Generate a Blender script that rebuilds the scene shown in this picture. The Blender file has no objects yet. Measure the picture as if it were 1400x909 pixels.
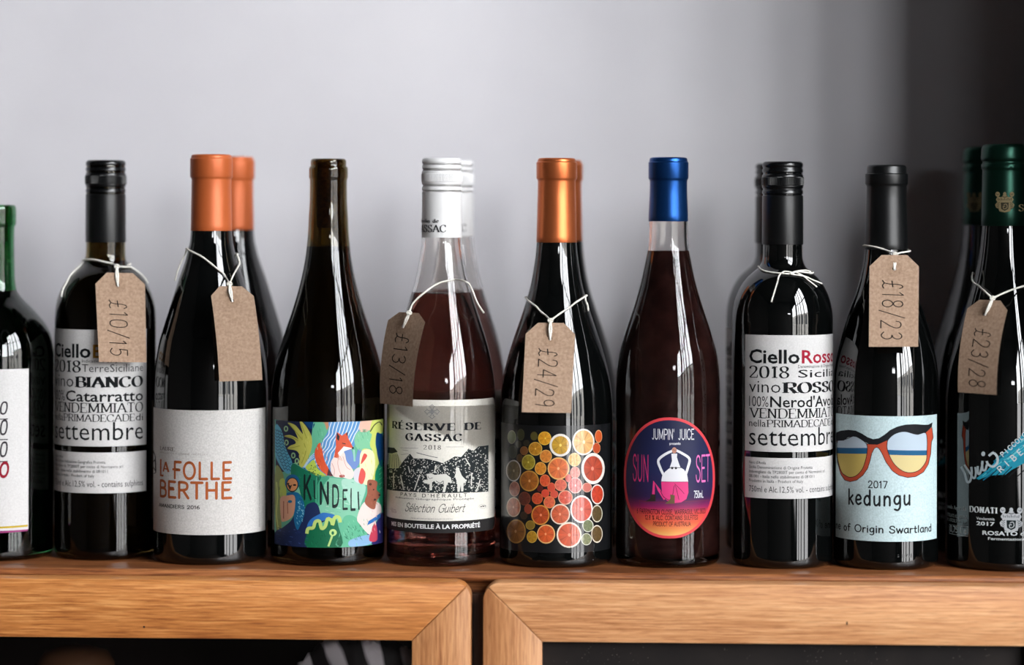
import bpy, bmesh, math, random
from mathutils import Vector
random.seed(7)
PI = math.pi
SC = bpy.context.scene
COL = SC.collection

# ---------------------------------------------------------------- camera
FPX = 3700.0                      # focal length in pixels of a 1400 px wide frame
S = 0.00055                       # metres per pixel at the front row of bottles
YAW = math.radians(2.6)
ROLL = math.radians(0.12)
HZ = 285.0                        # eye level, in pixels from the top
DIST = FPX * S
CAMZ = 0.265
CD = Vector((-math.sin(YAW), math.cos(YAW), 0))
CR = Vector((math.cos(YAW), math.sin(YAW), 0))
CP = Vector((0, 0, CAMZ)) - CD * DIST
cam = bpy.data.cameras.new('camera')
co = bpy.data.objects.new('camera', cam); COL.objects.link(co)
co.location = CP
co.rotation_euler = (PI/2, -ROLL, YAW)
cam.sensor_width = 36; cam.lens = FPX/1400*36
cam.shift_y = -(454.5-HZ)/1400
cam.clip_start = 0.05
cam.dof.use_dof = True
cam.dof.focus_distance = DIST - 0.035
cam.dof.aperture_fstop = 1.9
SC.camera = co

# ---------------------------------------------------------------- light: overcast daylight through the shop window on the right, plus added fill openings
W = bpy.data.worlds.new('overcast_sky'); SC.world = W; W.use_nodes = True
bg = W.node_tree.nodes['Background']
bg.inputs[0].default_value = (0.93, 0.955, 0.985, 1)
bg.inputs[1].default_value = 25.0
WX, WY0, WY1, WZ0, WZ1 = 1.9, -3.05, -1.05, -0.65, 2.9
pl = bpy.data.lights.new('window_portal', 'AREA'); pl.shape = 'RECTANGLE'
pl.size = WZ1-WZ0; pl.size_y = WY1-WY0; pl.cycles.is_portal = True
po = bpy.data.objects.new('window_portal', pl); COL.objects.link(po)
po.location = (WX+0.02, (WY0+WY1)/2, (WZ0+WZ1)/2); po.rotation_euler = (0, PI/2, 0)
pl2 = bpy.data.lights.new('added_side_portal', 'AREA'); pl2.shape = 'RECTANGLE'  # added opening further along the wall, softens the back wall's falloff
VY0, VY1, VZ0, VZ1 = -5.0, -3.25, -0.4, 1.9
pl2.size = VZ1-VZ0; pl2.size_y = VY1-VY0; pl2.cycles.is_portal = True
po2 = bpy.data.objects.new('added_side_portal', pl2); COL.objects.link(po2)
po2.location = (WX+0.02, (VY0+VY1)/2, (VZ0+VZ1)/2); po2.rotation_euler = (0, PI/2, 0)
pl3 = bpy.data.lights.new('added_front_portal', 'AREA'); pl3.shape = 'RECTANGLE'  # added front opening, weak fill for the dark end of the back wall
DX0, DX1, DZ0, DZ1 = 1.0, 1.7, 0.9, 1.2
pl3.size = DX1-DX0; pl3.size_y = DZ1-DZ0; pl3.cycles.is_portal = True
po3 = bpy.data.objects.new('added_front_portal', pl3); COL.objects.link(po3)
po3.location = ((DX0+DX1)/2, -5.22, (DZ0+DZ1)/2); po3.rotation_euler = (PI/2, 0, 0)
SC.view_settings.view_transform = 'Standard'
SC.view_settings.look = 'None'
SC.view_settings.exposure = 0.0
SC.view_settings.gamma = 1.0
SC.cycles.use_denoising = True
SC.cycles.transmission_bounces = 16
SC.cycles.max_bounces = 18
SC.cycles.transparent_max_bounces = 12
SC.cycles.sample_clamp_indirect = 6

# ---------------------------------------------------------------- pixel helpers (used to read real positions off the photograph)
def unroll(px, py, inv=1):
    a = ROLL*inv; dx, dy = px-700, py-HZ
    return 700+dx*math.cos(a)+dy*math.sin(a), HZ-dx*math.sin(a)+dy*math.cos(a)
def P(px, py, depth):
    px, py = unroll(px, py)
    return CP + CD*depth + CR*((px-700)/FPX*depth) + Vector((0, 0, -(py-HZ)/FPX*depth))
def at_y(px, py, Y):
    ux, uy = unroll(px, py)
    d = CD + CR*((ux-700)/FPX)
    return P(px, py, (Y-CP.y)/d.y)
def depth_of(p): return (Vector(p)-CP).dot(CD)

# ---------------------------------------------------------------- tags and links
def put(o, parent=None):
    COL.objects.link(o)
    if parent: o.parent = parent
    return o
def mark(o, label=None, cat=None, group=None, kind=None):
    for k, v in (('label', label), ('category', cat), ('group', group), ('kind', kind)):
        if v: o[k] = v
    return o
def empty(name, loc=(0, 0, 0), rz=0):
    o = bpy.data.objects.new(name, None); o.location = loc; o.rotation_euler.z = rz
    o.empty_display_size = 0.01
    return put(o)
def meshobj(name, bm, m, parent=None, smooth=False, sharp=None):
    me = bpy.data.meshes.new(name)
    bm.to_mesh(me); bm.free()
    if smooth:
        me.shade_smooth()
        if sharp: me.set_sharp_from_angle(angle=math.radians(sharp))
    o = bpy.data.objects.new(name, me)
    for x in (m if isinstance(m, (list, tuple)) else [m]): me.materials.append(x)
    return put(o, parent)
def copy_tree(o, parent=None):
    c = o.copy(); COL.objects.link(c); c.parent = parent
    for ch in list(o.children): copy_tree(ch, c)
    return c

# ---------------------------------------------------------------- materials
def lin(c):
    if isinstance(c, str): c = [int(c[i:i+2], 16) for i in (0, 2, 4)]
    return tuple(((x/255)/12.92 if x/255 <= .04045 else ((x/255+.055)/1.055)**2.4) for x in c)
def mat(name, col=(200, 200, 200), rough=.5, **kw):
    m = bpy.data.materials.new(name); m.use_nodes = True
    b = m.node_tree.nodes['Principled BSDF']
    b.inputs['Base Color'].default_value = (*lin(col), 1)
    b.inputs['Roughness'].default_value = rough
    for k, v in kw.items(): b.inputs[k.replace('_', ' ')].default_value = v
    return m
def nodes(m): return m.node_tree.nodes, m.node_tree.links, m.node_tree.nodes['Principled BSDF']
def noise_col(m, c1, c2, scale=20, detail=4, mapscale=(1, 1, 1), lo=.35, hi=.65, bump=0, bdist=.0005, rough=None):
    N, L, B = nodes(m)
    tc = N.new('ShaderNodeTexCoord'); mp = N.new('ShaderNodeMapping'); mp.inputs['Scale'].default_value = mapscale
    no = N.new('ShaderNodeTexNoise'); no.inputs['Scale'].default_value = scale; no.inputs['Detail'].default_value = detail
    cr = N.new('ShaderNodeValToRGB')
    cr.color_ramp.elements[0].position = lo; cr.color_ramp.elements[0].color = (*lin(c1), 1)
    cr.color_ramp.elements[1].position = hi; cr.color_ramp.elements[1].color = (*lin(c2), 1)
    L.new(tc.outputs['Object'], mp.inputs[0]); L.new(mp.outputs[0], no.inputs['Vector'])
    L.new(no.outputs[0], cr.inputs[0]); L.new(cr.outputs[0], B.inputs['Base Color'])
    if bump:
        bp = N.new('ShaderNodeBump'); bp.inputs['Strength'].default_value = bump; bp.inputs['Distance'].default_value = bdist
        L.new(no.outputs[0], bp.inputs['Height']); L.new(bp.outputs[0], B.inputs['Normal'])
    if rough:
        mr = N.new('ShaderNodeMapRange'); mr.inputs['To Min'].default_value = rough[0]; mr.inputs['To Max'].default_value = rough[1]
        L.new(no.outputs[0], mr.inputs['Value']); L.new(mr.outputs[0], B.inputs['Roughness'])
    return m
def wood(name, dark, mid, light, axis=0, freq=1.0, rough=.45, seed=0, swirl=.0):
    m = mat(name, rough=rough); N, L, B = nodes(m)
    tc = N.new('ShaderNodeTexCoord')
    def mp(sc, off=0):
        a = N.new('ShaderNodeMapping'); s = [sc[1]]*3; s[axis] = sc[0]
        a.inputs['Scale'].default_value = s; a.inputs['Location'].default_value = (seed*1.7+off, seed*.9+off, seed*2.3)
        L.new(tc.outputs['Object'], a.inputs[0]); return a
    def noise(v, sc, det, dist=0):
        n = N.new('ShaderNodeTexNoise'); n.inputs['Scale'].default_value = sc; n.inputs['Detail'].default_value = det
        n.inputs['Distortion'].default_value = dist
        L.new(v.outputs[0], n.inputs['Vector']); return n
    broad = noise(mp((1.2, 26*freq)), 1.5, 6, swirl)
    fine = noise(mp((20, 520*freq), 3), 1.5, 5)
    pore = noise(mp((55, 900), 5), 1.3, 3)
    cr = N.new('ShaderNodeValToRGB'); e = cr.color_ramp.elements
    e[0].position = .36; e[0].color = (*lin(dark), 1)
    e[1].position = .64; e[1].color = (*lin(light), 1)
    k = e.new(.5); k.color = (*lin(mid), 1)
    mx = N.new('ShaderNodeMix'); mx.data_type = 'FLOAT'; mx.inputs[0].default_value = .62
    L.new(broad.outputs[0], mx.inputs[2]); L.new(fine.outputs[0], mx.inputs[3])
    L.new(mx.outputs[0], cr.inputs[0])
    c2 = N.new('ShaderNodeValToRGB'); c2.color_ramp.elements[0].position = .36; c2.color_ramp.elements[0].color = (.52, .42, .36, 1)
    c2.color_ramp.elements[1].position = .48; c2.color_ramp.elements[1].color = (1, 1, 1, 1)
    L.new(pore.outputs[0], c2.inputs[0])
    mm = N.new('ShaderNodeMix'); mm.data_type = 'RGBA'; mm.blend_type = 'MULTIPLY'; mm.inputs[0].default_value = .45
    L.new(cr.outputs[0], mm.inputs[6]); L.new(c2.outputs[0], mm.inputs[7]); L.new(mm.outputs[2], B.inputs['Base Color'])
    bp = N.new('ShaderNodeBump'); bp.inputs['Strength'].default_value = .25; bp.inputs['Distance'].default_value = .0003
    L.new(fine.outputs[0], bp.inputs['Height']); L.new(bp.outputs[0], B.inputs['Normal'])
    return m

def ink_mat(name, rough=.55, coat=0., spec=.4):
    m = mat(name, rough=rough); N, L, B = nodes(m)
    a = N.new('ShaderNodeAttribute'); a.attribute_name = 'ink'
    L.new(a.outputs['Color'], B.inputs['Base Color'])
    B.inputs['Coat Weight'].default_value = coat; B.inputs['Coat Roughness'].default_value = .06
    B.inputs['Specular IOR Level'].default_value = spec
    return m
INK = ink_mat('printed_ink', .7, 0, .15)
INK_SATIN = ink_mat('satin_printed_ink', .5, .0, .22)
INK_GLOSS = ink_mat('glossy_printed_ink', .4, 1.0)
INK_PEN = mat('pen_ink', (26, 20, 18), .7, Specular_IOR_Level=.1)
def paper(name, col, rough=.6, coat=0, mottled=6):
    m = mat(name, col, rough)
    c2 = tuple(min(255, c+mottled) for c in col); c1 = tuple(max(0, c-mottled) for c in col)
    noise_col(m, c1, c2, 900, 2, lo=.3, hi=.7, bump=.12, bdist=.0002)
    nodes(m)[2].inputs['Specular IOR Level'].default_value = .25
    nodes(m)[2].inputs['Coat Weight'].default_value = coat; nodes(m)[2].inputs['Coat Roughness'].default_value = .06
    return m
PAPER = paper('white_label_paper', (186, 184, 183))
PAPER_TEX = paper('textured_label_paper', (180, 177, 174), .75, 0, 10)
PAPER_BLUE = paper('pale_blue_label_paper', (174, 193, 196), .55, 0, 12)
PAPER_CREAM = paper('cream_label_paper', (200, 196, 187), .55)
PAPER_BLACK = paper('black_gloss_label', (16, 17, 19), .35, 1.0, 2)
PAPER_ART = paper('coated_art_label', (90, 180, 145), .45, .3)

def glass(name, col, rough=0.0):
    return mat(name, col, rough, Transmission_Weight=1.0, IOR=1.5)
def dark_glass(name, col, rough=.025):
    m = mat(name, col, rough); b = nodes(m)[2]
    b.inputs['IOR'].default_value = 1.55; b.inputs['Specular IOR Level'].default_value = .6
    return m
G_BLACK = dark_glass('black_wine_glass', (5, 6, 6))
G_WARM = dark_glass('brown_black_wine_glass', (9, 7, 6))
G_OLIVE = glass('olive_glass', (112, 96, 52))
G_GREEN = glass('green_glass', (70, 146, 92))
G_CLEAR = glass('clear_glass', (246, 244, 242))
WINE_DARK = mat('dark_wine', (14, 9, 7), .3, Specular_IOR_Level=0)
WINE_OLIVE = mat('olive_wine', (32, 26, 18), .25, Specular_IOR_Level=0)
WINE_GREEN = mat('green_black_wine', (5, 9, 7), .2, Specular_IOR_Level=0)
WINE_CLOUDY = noise_col(mat('cloudy_red_wine', (40, 16, 14), .4, Specular_IOR_Level=0), (32, 17, 15), (50, 29, 26), 60, 6)
WINE_ROSE = mat('rose_wine', (206, 156, 148), .0, Transmission_Weight=1.0, IOR=1.34)
CORKM = noise_col(mat('cork', rough=.8), (120, 84, 48), (180, 138, 88), 400, 4, bump=.3)
CAP_BLACK = mat('black_satin_cap', (7, 8, 9), .25)
CAP_BLACKM = mat('black_matte_foil', (8, 9, 10), .33)
CAP_ORANGE = mat('orange_foil', (184, 92, 46), .42, Metallic=.3)
CAP_COPPER = mat('copper_foil', (206, 112, 64), .34, Metallic=.8)
CAP_WHITE = mat('white_cap', (212, 211, 211), .36)
CAP_BLUE = mat('blue_foil', (26, 70, 132), .3, Metallic=.85)
CAP_GREEN = mat('dark_green_foil', (20, 54, 43), .3, Metallic=.8)
STRING = noise_col(mat('cotton_string', rough=.85), (196, 192, 182), (236, 233, 224), 1500, 3)
def kraft(name, a, b):
    m = noise_col(mat(name, rough=.85), a, b, 500, 6, lo=.3, hi=.7, bump=.2, bdist=.0002)
    return m
KRAFT = kraft('kraft_card', (136, 110, 90), (162, 136, 114))
KRAFT_RING = kraft('kraft_reinforcement', (128, 102, 82), (154, 128, 106))

# ---------------------------------------------------------------- room
def box(bm, x0, x1, y0, y1, z0, z1):
    v = [bm.verts.new(p) for p in ((x0,y0,z0),(x1,y0,z0),(x1,y1,z0),(x0,y1,z0),(x0,y0,z1),(x1,y0,z1),(x1,y1,z1),(x0,y1,z1))]
    for f in ((0,3,2,1),(4,5,6,7),(0,1,5,4),(1,2,6,5),(2,3,7,6),(3,0,4,7)): bm.faces.new([v[i] for i in f])
def boxobj(name, dims, m, parent=None, kind=None, bev=0):
    bm = bmesh.new()
    for d in (dims if isinstance(dims[0], (tuple, list)) else [dims]): box(bm, *d)
    if bev: bmesh.ops.bevel(bm, geom=bm.edges[:], offset=bev, segments=3, affect='EDGES', profile=.6)
    o = meshobj(name, bm, m, parent, smooth=bool(bev), sharp=40)
    if kind: o['kind'] = kind
    return o
WALLY = 0.225
ALX = 0.424
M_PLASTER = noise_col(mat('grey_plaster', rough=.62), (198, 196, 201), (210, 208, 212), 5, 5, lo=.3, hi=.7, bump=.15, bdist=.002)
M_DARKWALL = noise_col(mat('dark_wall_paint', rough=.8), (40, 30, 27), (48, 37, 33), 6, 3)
M_ROOM = mat('room_paint', (38, 34, 32), .8)
M_FLOOR = wood('floor_boards', (26, 17, 12), (36, 24, 17), (46, 32, 23), 1)
FZ, CZ = -0.92, 3.1
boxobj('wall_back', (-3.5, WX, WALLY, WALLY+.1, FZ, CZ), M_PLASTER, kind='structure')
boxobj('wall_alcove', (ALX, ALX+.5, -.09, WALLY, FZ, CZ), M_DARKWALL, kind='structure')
boxobj('wall_left', (-3.6, -3.5, -5.2, WALLY+.1, FZ, CZ), M_ROOM, kind='structure')
boxobj('wall_front', [(-3.5, DX0, -5.3, -5.2, FZ, CZ), (DX1, WX, -5.3, -5.2, FZ, CZ), (DX0, DX1, -5.3, -5.2, FZ, DZ0), (DX0, DX1, -5.3, -5.2, DZ1, CZ)], M_ROOM, kind='structure')  # gap left for the added front opening
boxobj('wall_right', [(WX, WX+.15, -5.3, VY0, FZ, CZ), (WX, WX+.15, VY1, WY0, FZ, CZ), (WX, WX+.15, VY0, VY1, FZ, VZ0), (WX, WX+.15, VY0, VY1, VZ1, CZ), (WX, WX+.15, WY1, WALLY+.1, FZ, CZ),
                      (WX, WX+.15, WY0, WY1, FZ, WZ0), (WX, WX+.15, WY0, WY1, WZ1, CZ)], M_ROOM, kind='structure')  # the shorter gap is the added side opening
boxobj('added_fill_opening', [(DX0, DX0+.05, -5.28, -5.22, DZ0, DZ1), (DX1-.05, DX1, -5.28, -5.22, DZ0, DZ1), (DX0+.05, DX1-.05, -5.28, -5.22, DZ0, DZ0+.05), (DX0+.05, DX1-.05, -5.28, -5.22, DZ1-.05, DZ1)], mat('added_opening_frame_paint', (40, 40, 42), .5), kind='structure')  # frame of the added front opening, out of view
boxobj('floor', (-3.6, WX+.15, -5.3, WALLY+.1, FZ-.1, FZ), M_FLOOR, kind='structure')
boxobj('ceiling', (-3.6, WX+.15, -5.3, WALLY+.1, CZ, CZ+.1), M_ROOM, kind='structure')
fr = [(WX+.04, WX+.1, WY0, WY1, WZ0, WZ0+.06), (WX+.04, WX+.1, WY0, WY1, WZ1-.06, WZ1), (WX+.04, WX+.1, WY0, WY1, 1.5, 1.55)]
for k in range(5):
    y = WY0+(WY1-WY0-.07)*k/4; fr.append((WX+.04, WX+.1, y, y+.07, WZ0, WZ1))
boxobj('window_1', fr, mat('window_frame_paint', (40, 40, 42), .5), kind='structure')
boxobj('street_ground', (WX+.15, 40, -30, 25, FZ-.12, FZ-.1), mat('pavement', (150, 148, 146), .9), kind='structure')
sb = [(11, 13, -30, 25, FZ-.1, 2.6)]
so = boxobj('street_building', sb, mat('pale_render', (176, 172, 166), .9), kind='structure')
bm = bmesh.new()
for k in range(16):
    y = -28+k*3.2
    box(bm, 10.96, 11.0, y, y+1.3, FZ+.8, 1.9)
meshobj('window_bay', bm, mat('dark_shop_glass', (25, 28, 32), .1), so)

# ---------------------------------------------------------------- cabinet with two framed doors and the shelf board on it
W_RAIL = [wood('oiled_wood_rail', (140, 80, 36), (180, 114, 58), (206, 144, 84), 0, 1, .42, 1),
          wood('oiled_wood_stile', (146, 92, 54), (174, 120, 76), (192, 140, 94), 2, 1, .42, 2),
          wood('oiled_wood_rail_lit', (166, 110, 68), (196, 140, 94), (214, 164, 118), 0, 1.2, .42, 5)]  # right door's rail: same wood, its stronger light put into the colour
W_TOP = wood('oiled_wood_board', (74, 38, 20), (126, 74, 40), (158, 102, 60), 0, .9, .38, 3, .8)
W_CARC = mat('dark_cabinet_inside', (30, 20, 15), .8)
EDGE_Y = -0.0615
DOOR_Y = -0.083                    # front face of the doors
TOP_T = 0.0160
bm = bmesh.new()
pf = [(EDGE_Y+.0032*(1-math.sin(t)), -.0032*(1-math.cos(t))) for t in [PI/2*k/5 for k in range(6)]]
pf += [(EDGE_Y-.0002, -.0045), (EDGE_Y+.0006, -.0062), (EDGE_Y+.0030, -.0078), (EDGE_Y+.0062, -.0090), (EDGE_Y+.0074, -.0102), (EDGE_Y+.0076, -TOP_T), (WALLY-.0005, -TOP_T), (WALLY-.0005, 0)]
ca = [bm.verts.new((-1.05, y, z)) for y, z in pf]; cb = [bm.verts.new((ALX-.001, y, z)) for y, z in pf]
bm.faces.new(ca); bm.faces.new(cb[::-1])
for i in range(len(pf)): bm.faces.new((ca[i-1], cb[i-1], cb[i], ca[i]))
bmesh.ops.recalc_face_normals(bm, faces=bm.faces[:])
top = meshobj('shelf_board', bm, W_TOP, smooth=True, sharp=50)
mark(top, 'brown wooden shelf board with a rounded front edge, under the row of bottles', 'shelf')

cab = empty('cabinet', (0, 0, FZ))
mark(cab, 'wooden cabinet with two mitred framed doors below the bottles', 'cabinet')
def cz(z): return z-FZ
xg = at_y(651, 840, DOOR_Y).x
boxobj('side_panel', (-1.05, -1.03, DOOR_Y+.022, WALLY-.001, 0, cz(-TOP_T)-.0003), W_CARC, cab)
boxobj('divider', (xg-.010, xg+.010, DOOR_Y+.0215, WALLY-.02, .021, cz(-TOP_T)-.0003), wood('divider_wood', (44, 28, 20), (60, 38, 26), (72, 48, 32), 2), cab)
boxobj('back_panel', (-1.03, ALX-.02, WALLY-.012, WALLY-.001, .021, cz(-TOP_T)-.0003), W_CARC, cab)
boxobj('bottom_panel', (-1.03, ALX-.004, DOOR_Y+.0215, WALLY-.012, 0, .02), W_CARC, cab)
boxobj('side_panel', (ALX-.004, ALX-.001, DOOR_Y+.0215, WALLY-.001, 0, cz(-TOP_T)-.0003), W_CARC, cab)

def door(x0, x1, zt, zb, fw, label, pane_m, wm):
    """mitred frame; x0..x1, zt..zb outer; fw frame width. Each rail is a piece of its own."""
    d = empty('door', (0, 0, 0)); COL.objects.unlink(d); COL.objects.link(d); d.parent = cab; d['label'] = label
    R = .0125; g = .00016
    def piece(name, pts, m):
        bm = bmesh.new()
        a = [bm.verts.new((x, DOOR_Y, cz(z))) for x, z in pts]
        f = bm.faces.new(a)
        r = bmesh.ops.extrude_face_region(bm, geom=[f])
        bmesh.ops.translate(bm, verts=[v for v in r['geom'] if isinstance(v, bmesh.types.BMVert)], vec=(0, .02, 0))
        bmesh.ops.recalc_face_normals(bm, faces=bm.faces[:])
        ee = [e for e in bm.edges if all(abs(v.co.y-DOOR_Y) < 1e-6 for v in e.verts)]
        bmesh.ops.bevel(bm, geom=ee, offset=.0007, segments=2, affect='EDGES', profile=.5)
        return meshobj(name, bm, m, d, smooth=True, sharp=35)
    def corner(cx, cz_, a0, a1, n=8):
        return [(cx+R*math.cos(a0+(a1-a0)*i/n), cz_+R*math.sin(a0+(a1-a0)*i/n)) for i in range(n+1)]
    ix0, ix1, iz1, iz0 = x0+fw, x1-fw, zt-fw, zb+fw
    r = .0022
    # top rail
    tl = corner(x0+R, zt-R, 3*PI/4, PI/2); tr = corner(x1-R, zt-R, PI/2, PI/4)
    piece('rail', [(x+(g if x < (x0+x1)/2 else -g), z) for x, z in tl+tr+[(ix1, iz1), (ix1-r*1.5, iz1), (ix0+r*1.5, iz1), (ix0, iz1)]], wm[0])
    bl = corner(x0+R, zb+R, -3*PI/4, -PI/2); br = corner(x1-R, zb+R, -PI/2, -PI/4)
    piece('rail', [(x+(g if x < (x0+x1)/2 else -g), z) for x, z in bl+br+[(ix1, iz0), (ix0, iz0)]], wm[0])
    rt = corner(x1-R, zt-R, PI/4, 0); rb = corner(x1-R, zb+R, 0, -PI/4)
    piece('stile', [(x, z-(g if z > (zt+zb)/2 else -g)) for x, z in rt+rb+[(ix1, iz0), (ix1, iz1-r), (ix1, iz1)]], wm[1])
    lt = corner(x0+R, zt-R, PI, 3*PI/4); lb = corner(x0+R, zb+R, -3*PI/4, -PI)
    piece('stile', [(x, z-(g if z > (zt+zb)/2 else -g)) for x, z in lt+[(ix0, iz1), (ix0, iz0)]+lb], wm[1])
    boxobj('pane', (ix0-.004, ix1+.004, DOOR_Y+.010, DOOR_Y+.014, cz(iz0-.004), cz(iz1+.004)), pane_m, d)
    return d
zt = at_y(651, 796, DOOR_Y).z
fw = .0425
xl = at_y(643.5, 840, DOOR_Y).x; xr = at_y(660.5, 840, DOOR_Y).x
PANE_GLASS = mat('smoked_door_glass')
N, L, B = nodes(PANE_GLASS)
tr = N.new('ShaderNodeBsdfTransparent'); tr.inputs[0].default_value = (.8, .78, .78, 1)
gl = N.new('ShaderNodeBsdfGlossy'); gl.inputs['Roughness'].default_value = .03
fn = N.new('ShaderNodeFresnel'); fn.inputs[0].default_value = 1.45
mx = N.new('ShaderNodeMixShader'); L.new(fn.outputs[0], mx.inputs[0]); L.new(tr.outputs[0], mx.inputs[1]); L.new(gl.outputs[0], mx.inputs[2])
L.new(mx.outputs[0], N['Material Output'].inputs[0]); N.remove(B)
M_BOARD = noise_col(mat('dark_door_panel', rough=.6), (22, 18, 17), (30, 25, 23), 30, 5, lo=.4, hi=.7); nodes(M_BOARD)[2].inputs['Specular IOR Level'].default_value = .15
door(xl-.46, xl, zt, -.80, fw, 'wooden framed door with a dark glass pane', PANE_GLASS, (W_RAIL[0], W_RAIL[1]))
d2 = door(xr, xr+.4325, zt, -.80, fw, 'wooden framed door with a dusty black panel', M_BOARD, (W_RAIL[2], W_RAIL[1]))
# dust specks on the black panel, nail holes in the rails
bm = bmesh.new()
for k in range(70):
    p = at_y(random.choice([random.uniform(790, 890), random.uniform(1100, 1200), random.uniform(1300, 1350), random.uniform(740, 1370)]), random.uniform(884, 908), DOOR_Y+.0098)
    bmesh.ops.create_icosphere(bm, subdivisions=1, radius=random.uniform(.0001, .0003), matrix=__import__('mathutils').Matrix.Translation((p.x, p.y, cz(p.z))))
o = meshobj('dust', bm, mat('dust', (120, 112, 106), .9), d2); o['kind'] = 'stuff'
for px, py, par in ((197, 857, 0), (1158, 852, 1)):
    p = at_y(px, py, DOOR_Y); bm = bmesh.new()
    bmesh.ops.create_uvsphere(bm, u_segments=8, v_segments=6, radius=.0008)
    for v in bm.verts: v.co = Vector((p.x+v.co.x*(1 if par == 0 else .7), p.y+v.co.y*.2, cz(p.z)+v.co.z*(1 if par == 0 else 1.8)))
    meshobj('nail_hole', bm, mat('nail_hole_dark', (20, 10, 6), .9), [c for c in cab.children if c.name.startswith('door')][par])

# ---------------------------------------------------------------- lathe
def lathe(bm, prof, segs=96, closed=False):
    rings = []
    for z, r in prof:
        if r < 1e-6: rings.append([bm.verts.new((0, 0, z))]); continue
        rings.append([bm.verts.new((r*math.cos(2*PI*i/segs), r*math.sin(2*PI*i/segs), z)) for i in range(segs)])
    n = len(rings)
    for k in range(n if closed else n-1):
        a, b = rings[k], rings[(k+1) % n]
        for i in range(segs):
            j = (i+1) % segs
            if len(a) == 1 and len(b) == 1: continue
            if len(a) == 1: bm.faces.new((a[0], b[j], b[i]))
            elif len(b) == 1: bm.faces.new((a[i], a[j], b[0]))
            else: bm.faces.new((a[i], a[j], b[j], b[i]))
    bmesh.ops.recalc_face_normals(bm, faces=bm.faces[:])
    return bm
class Curve:
    """monotone cubic through (z, r), z descending in input"""
    def __init__(s, pts):
        p = sorted(pts); s.x = [a for a, b in p]; s.y = [b for a, b in p]; n = len(p)
        d = [(s.y[i+1]-s.y[i])/(s.x[i+1]-s.x[i]) for i in range(n-1)]
        m = [d[0]]+[0 if d[i-1]*d[i] <= 0 else 2*d[i-1]*d[i]/(d[i-1]+d[i]) for i in range(1, n-1)]+[d[-1]]
        s.m = m
    def __call__(s, x):
        if x <= s.x[0]: return s.y[0]
        if x >= s.x[-1]: return s.y[-1]
        i = 0
        while x > s.x[i+1]: i += 1
        h = s.x[i+1]-s.x[i]; t = (x-s.x[i])/h
        return (2*t**3-3*t*t+1)*s.y[i]+(t**3-2*t*t+t)*h*s.m[i]+(-2*t**3+3*t*t)*s.y[i+1]+(t**3-t*t)*h*s.m[i+1]

# ---------------------------------------------------------------- lettering
_bf = {}
def bfont(txt, bold=0.0):
    k = (txt, bold)
    if k in _bf: return _bf[k]
    c = bpy.data.curves.new('t', 'FONT'); c.body = txt; c.resolution_u = 2; c.offset = bold
    o = bpy.data.objects.new('t', c); m = o.to_mesh()
    V = [(v.co.x, v.co.y) for v in m.vertices]; F = [tuple(p.vertices) for p in m.polygons]
    o.to_mesh_clear(); bpy.data.objects.remove(o); bpy.data.curves.remove(c)
    _bf[k] = (V, F); return _bf[k]
HCAP = max(y for x, y in bfont('H')[0])

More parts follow.
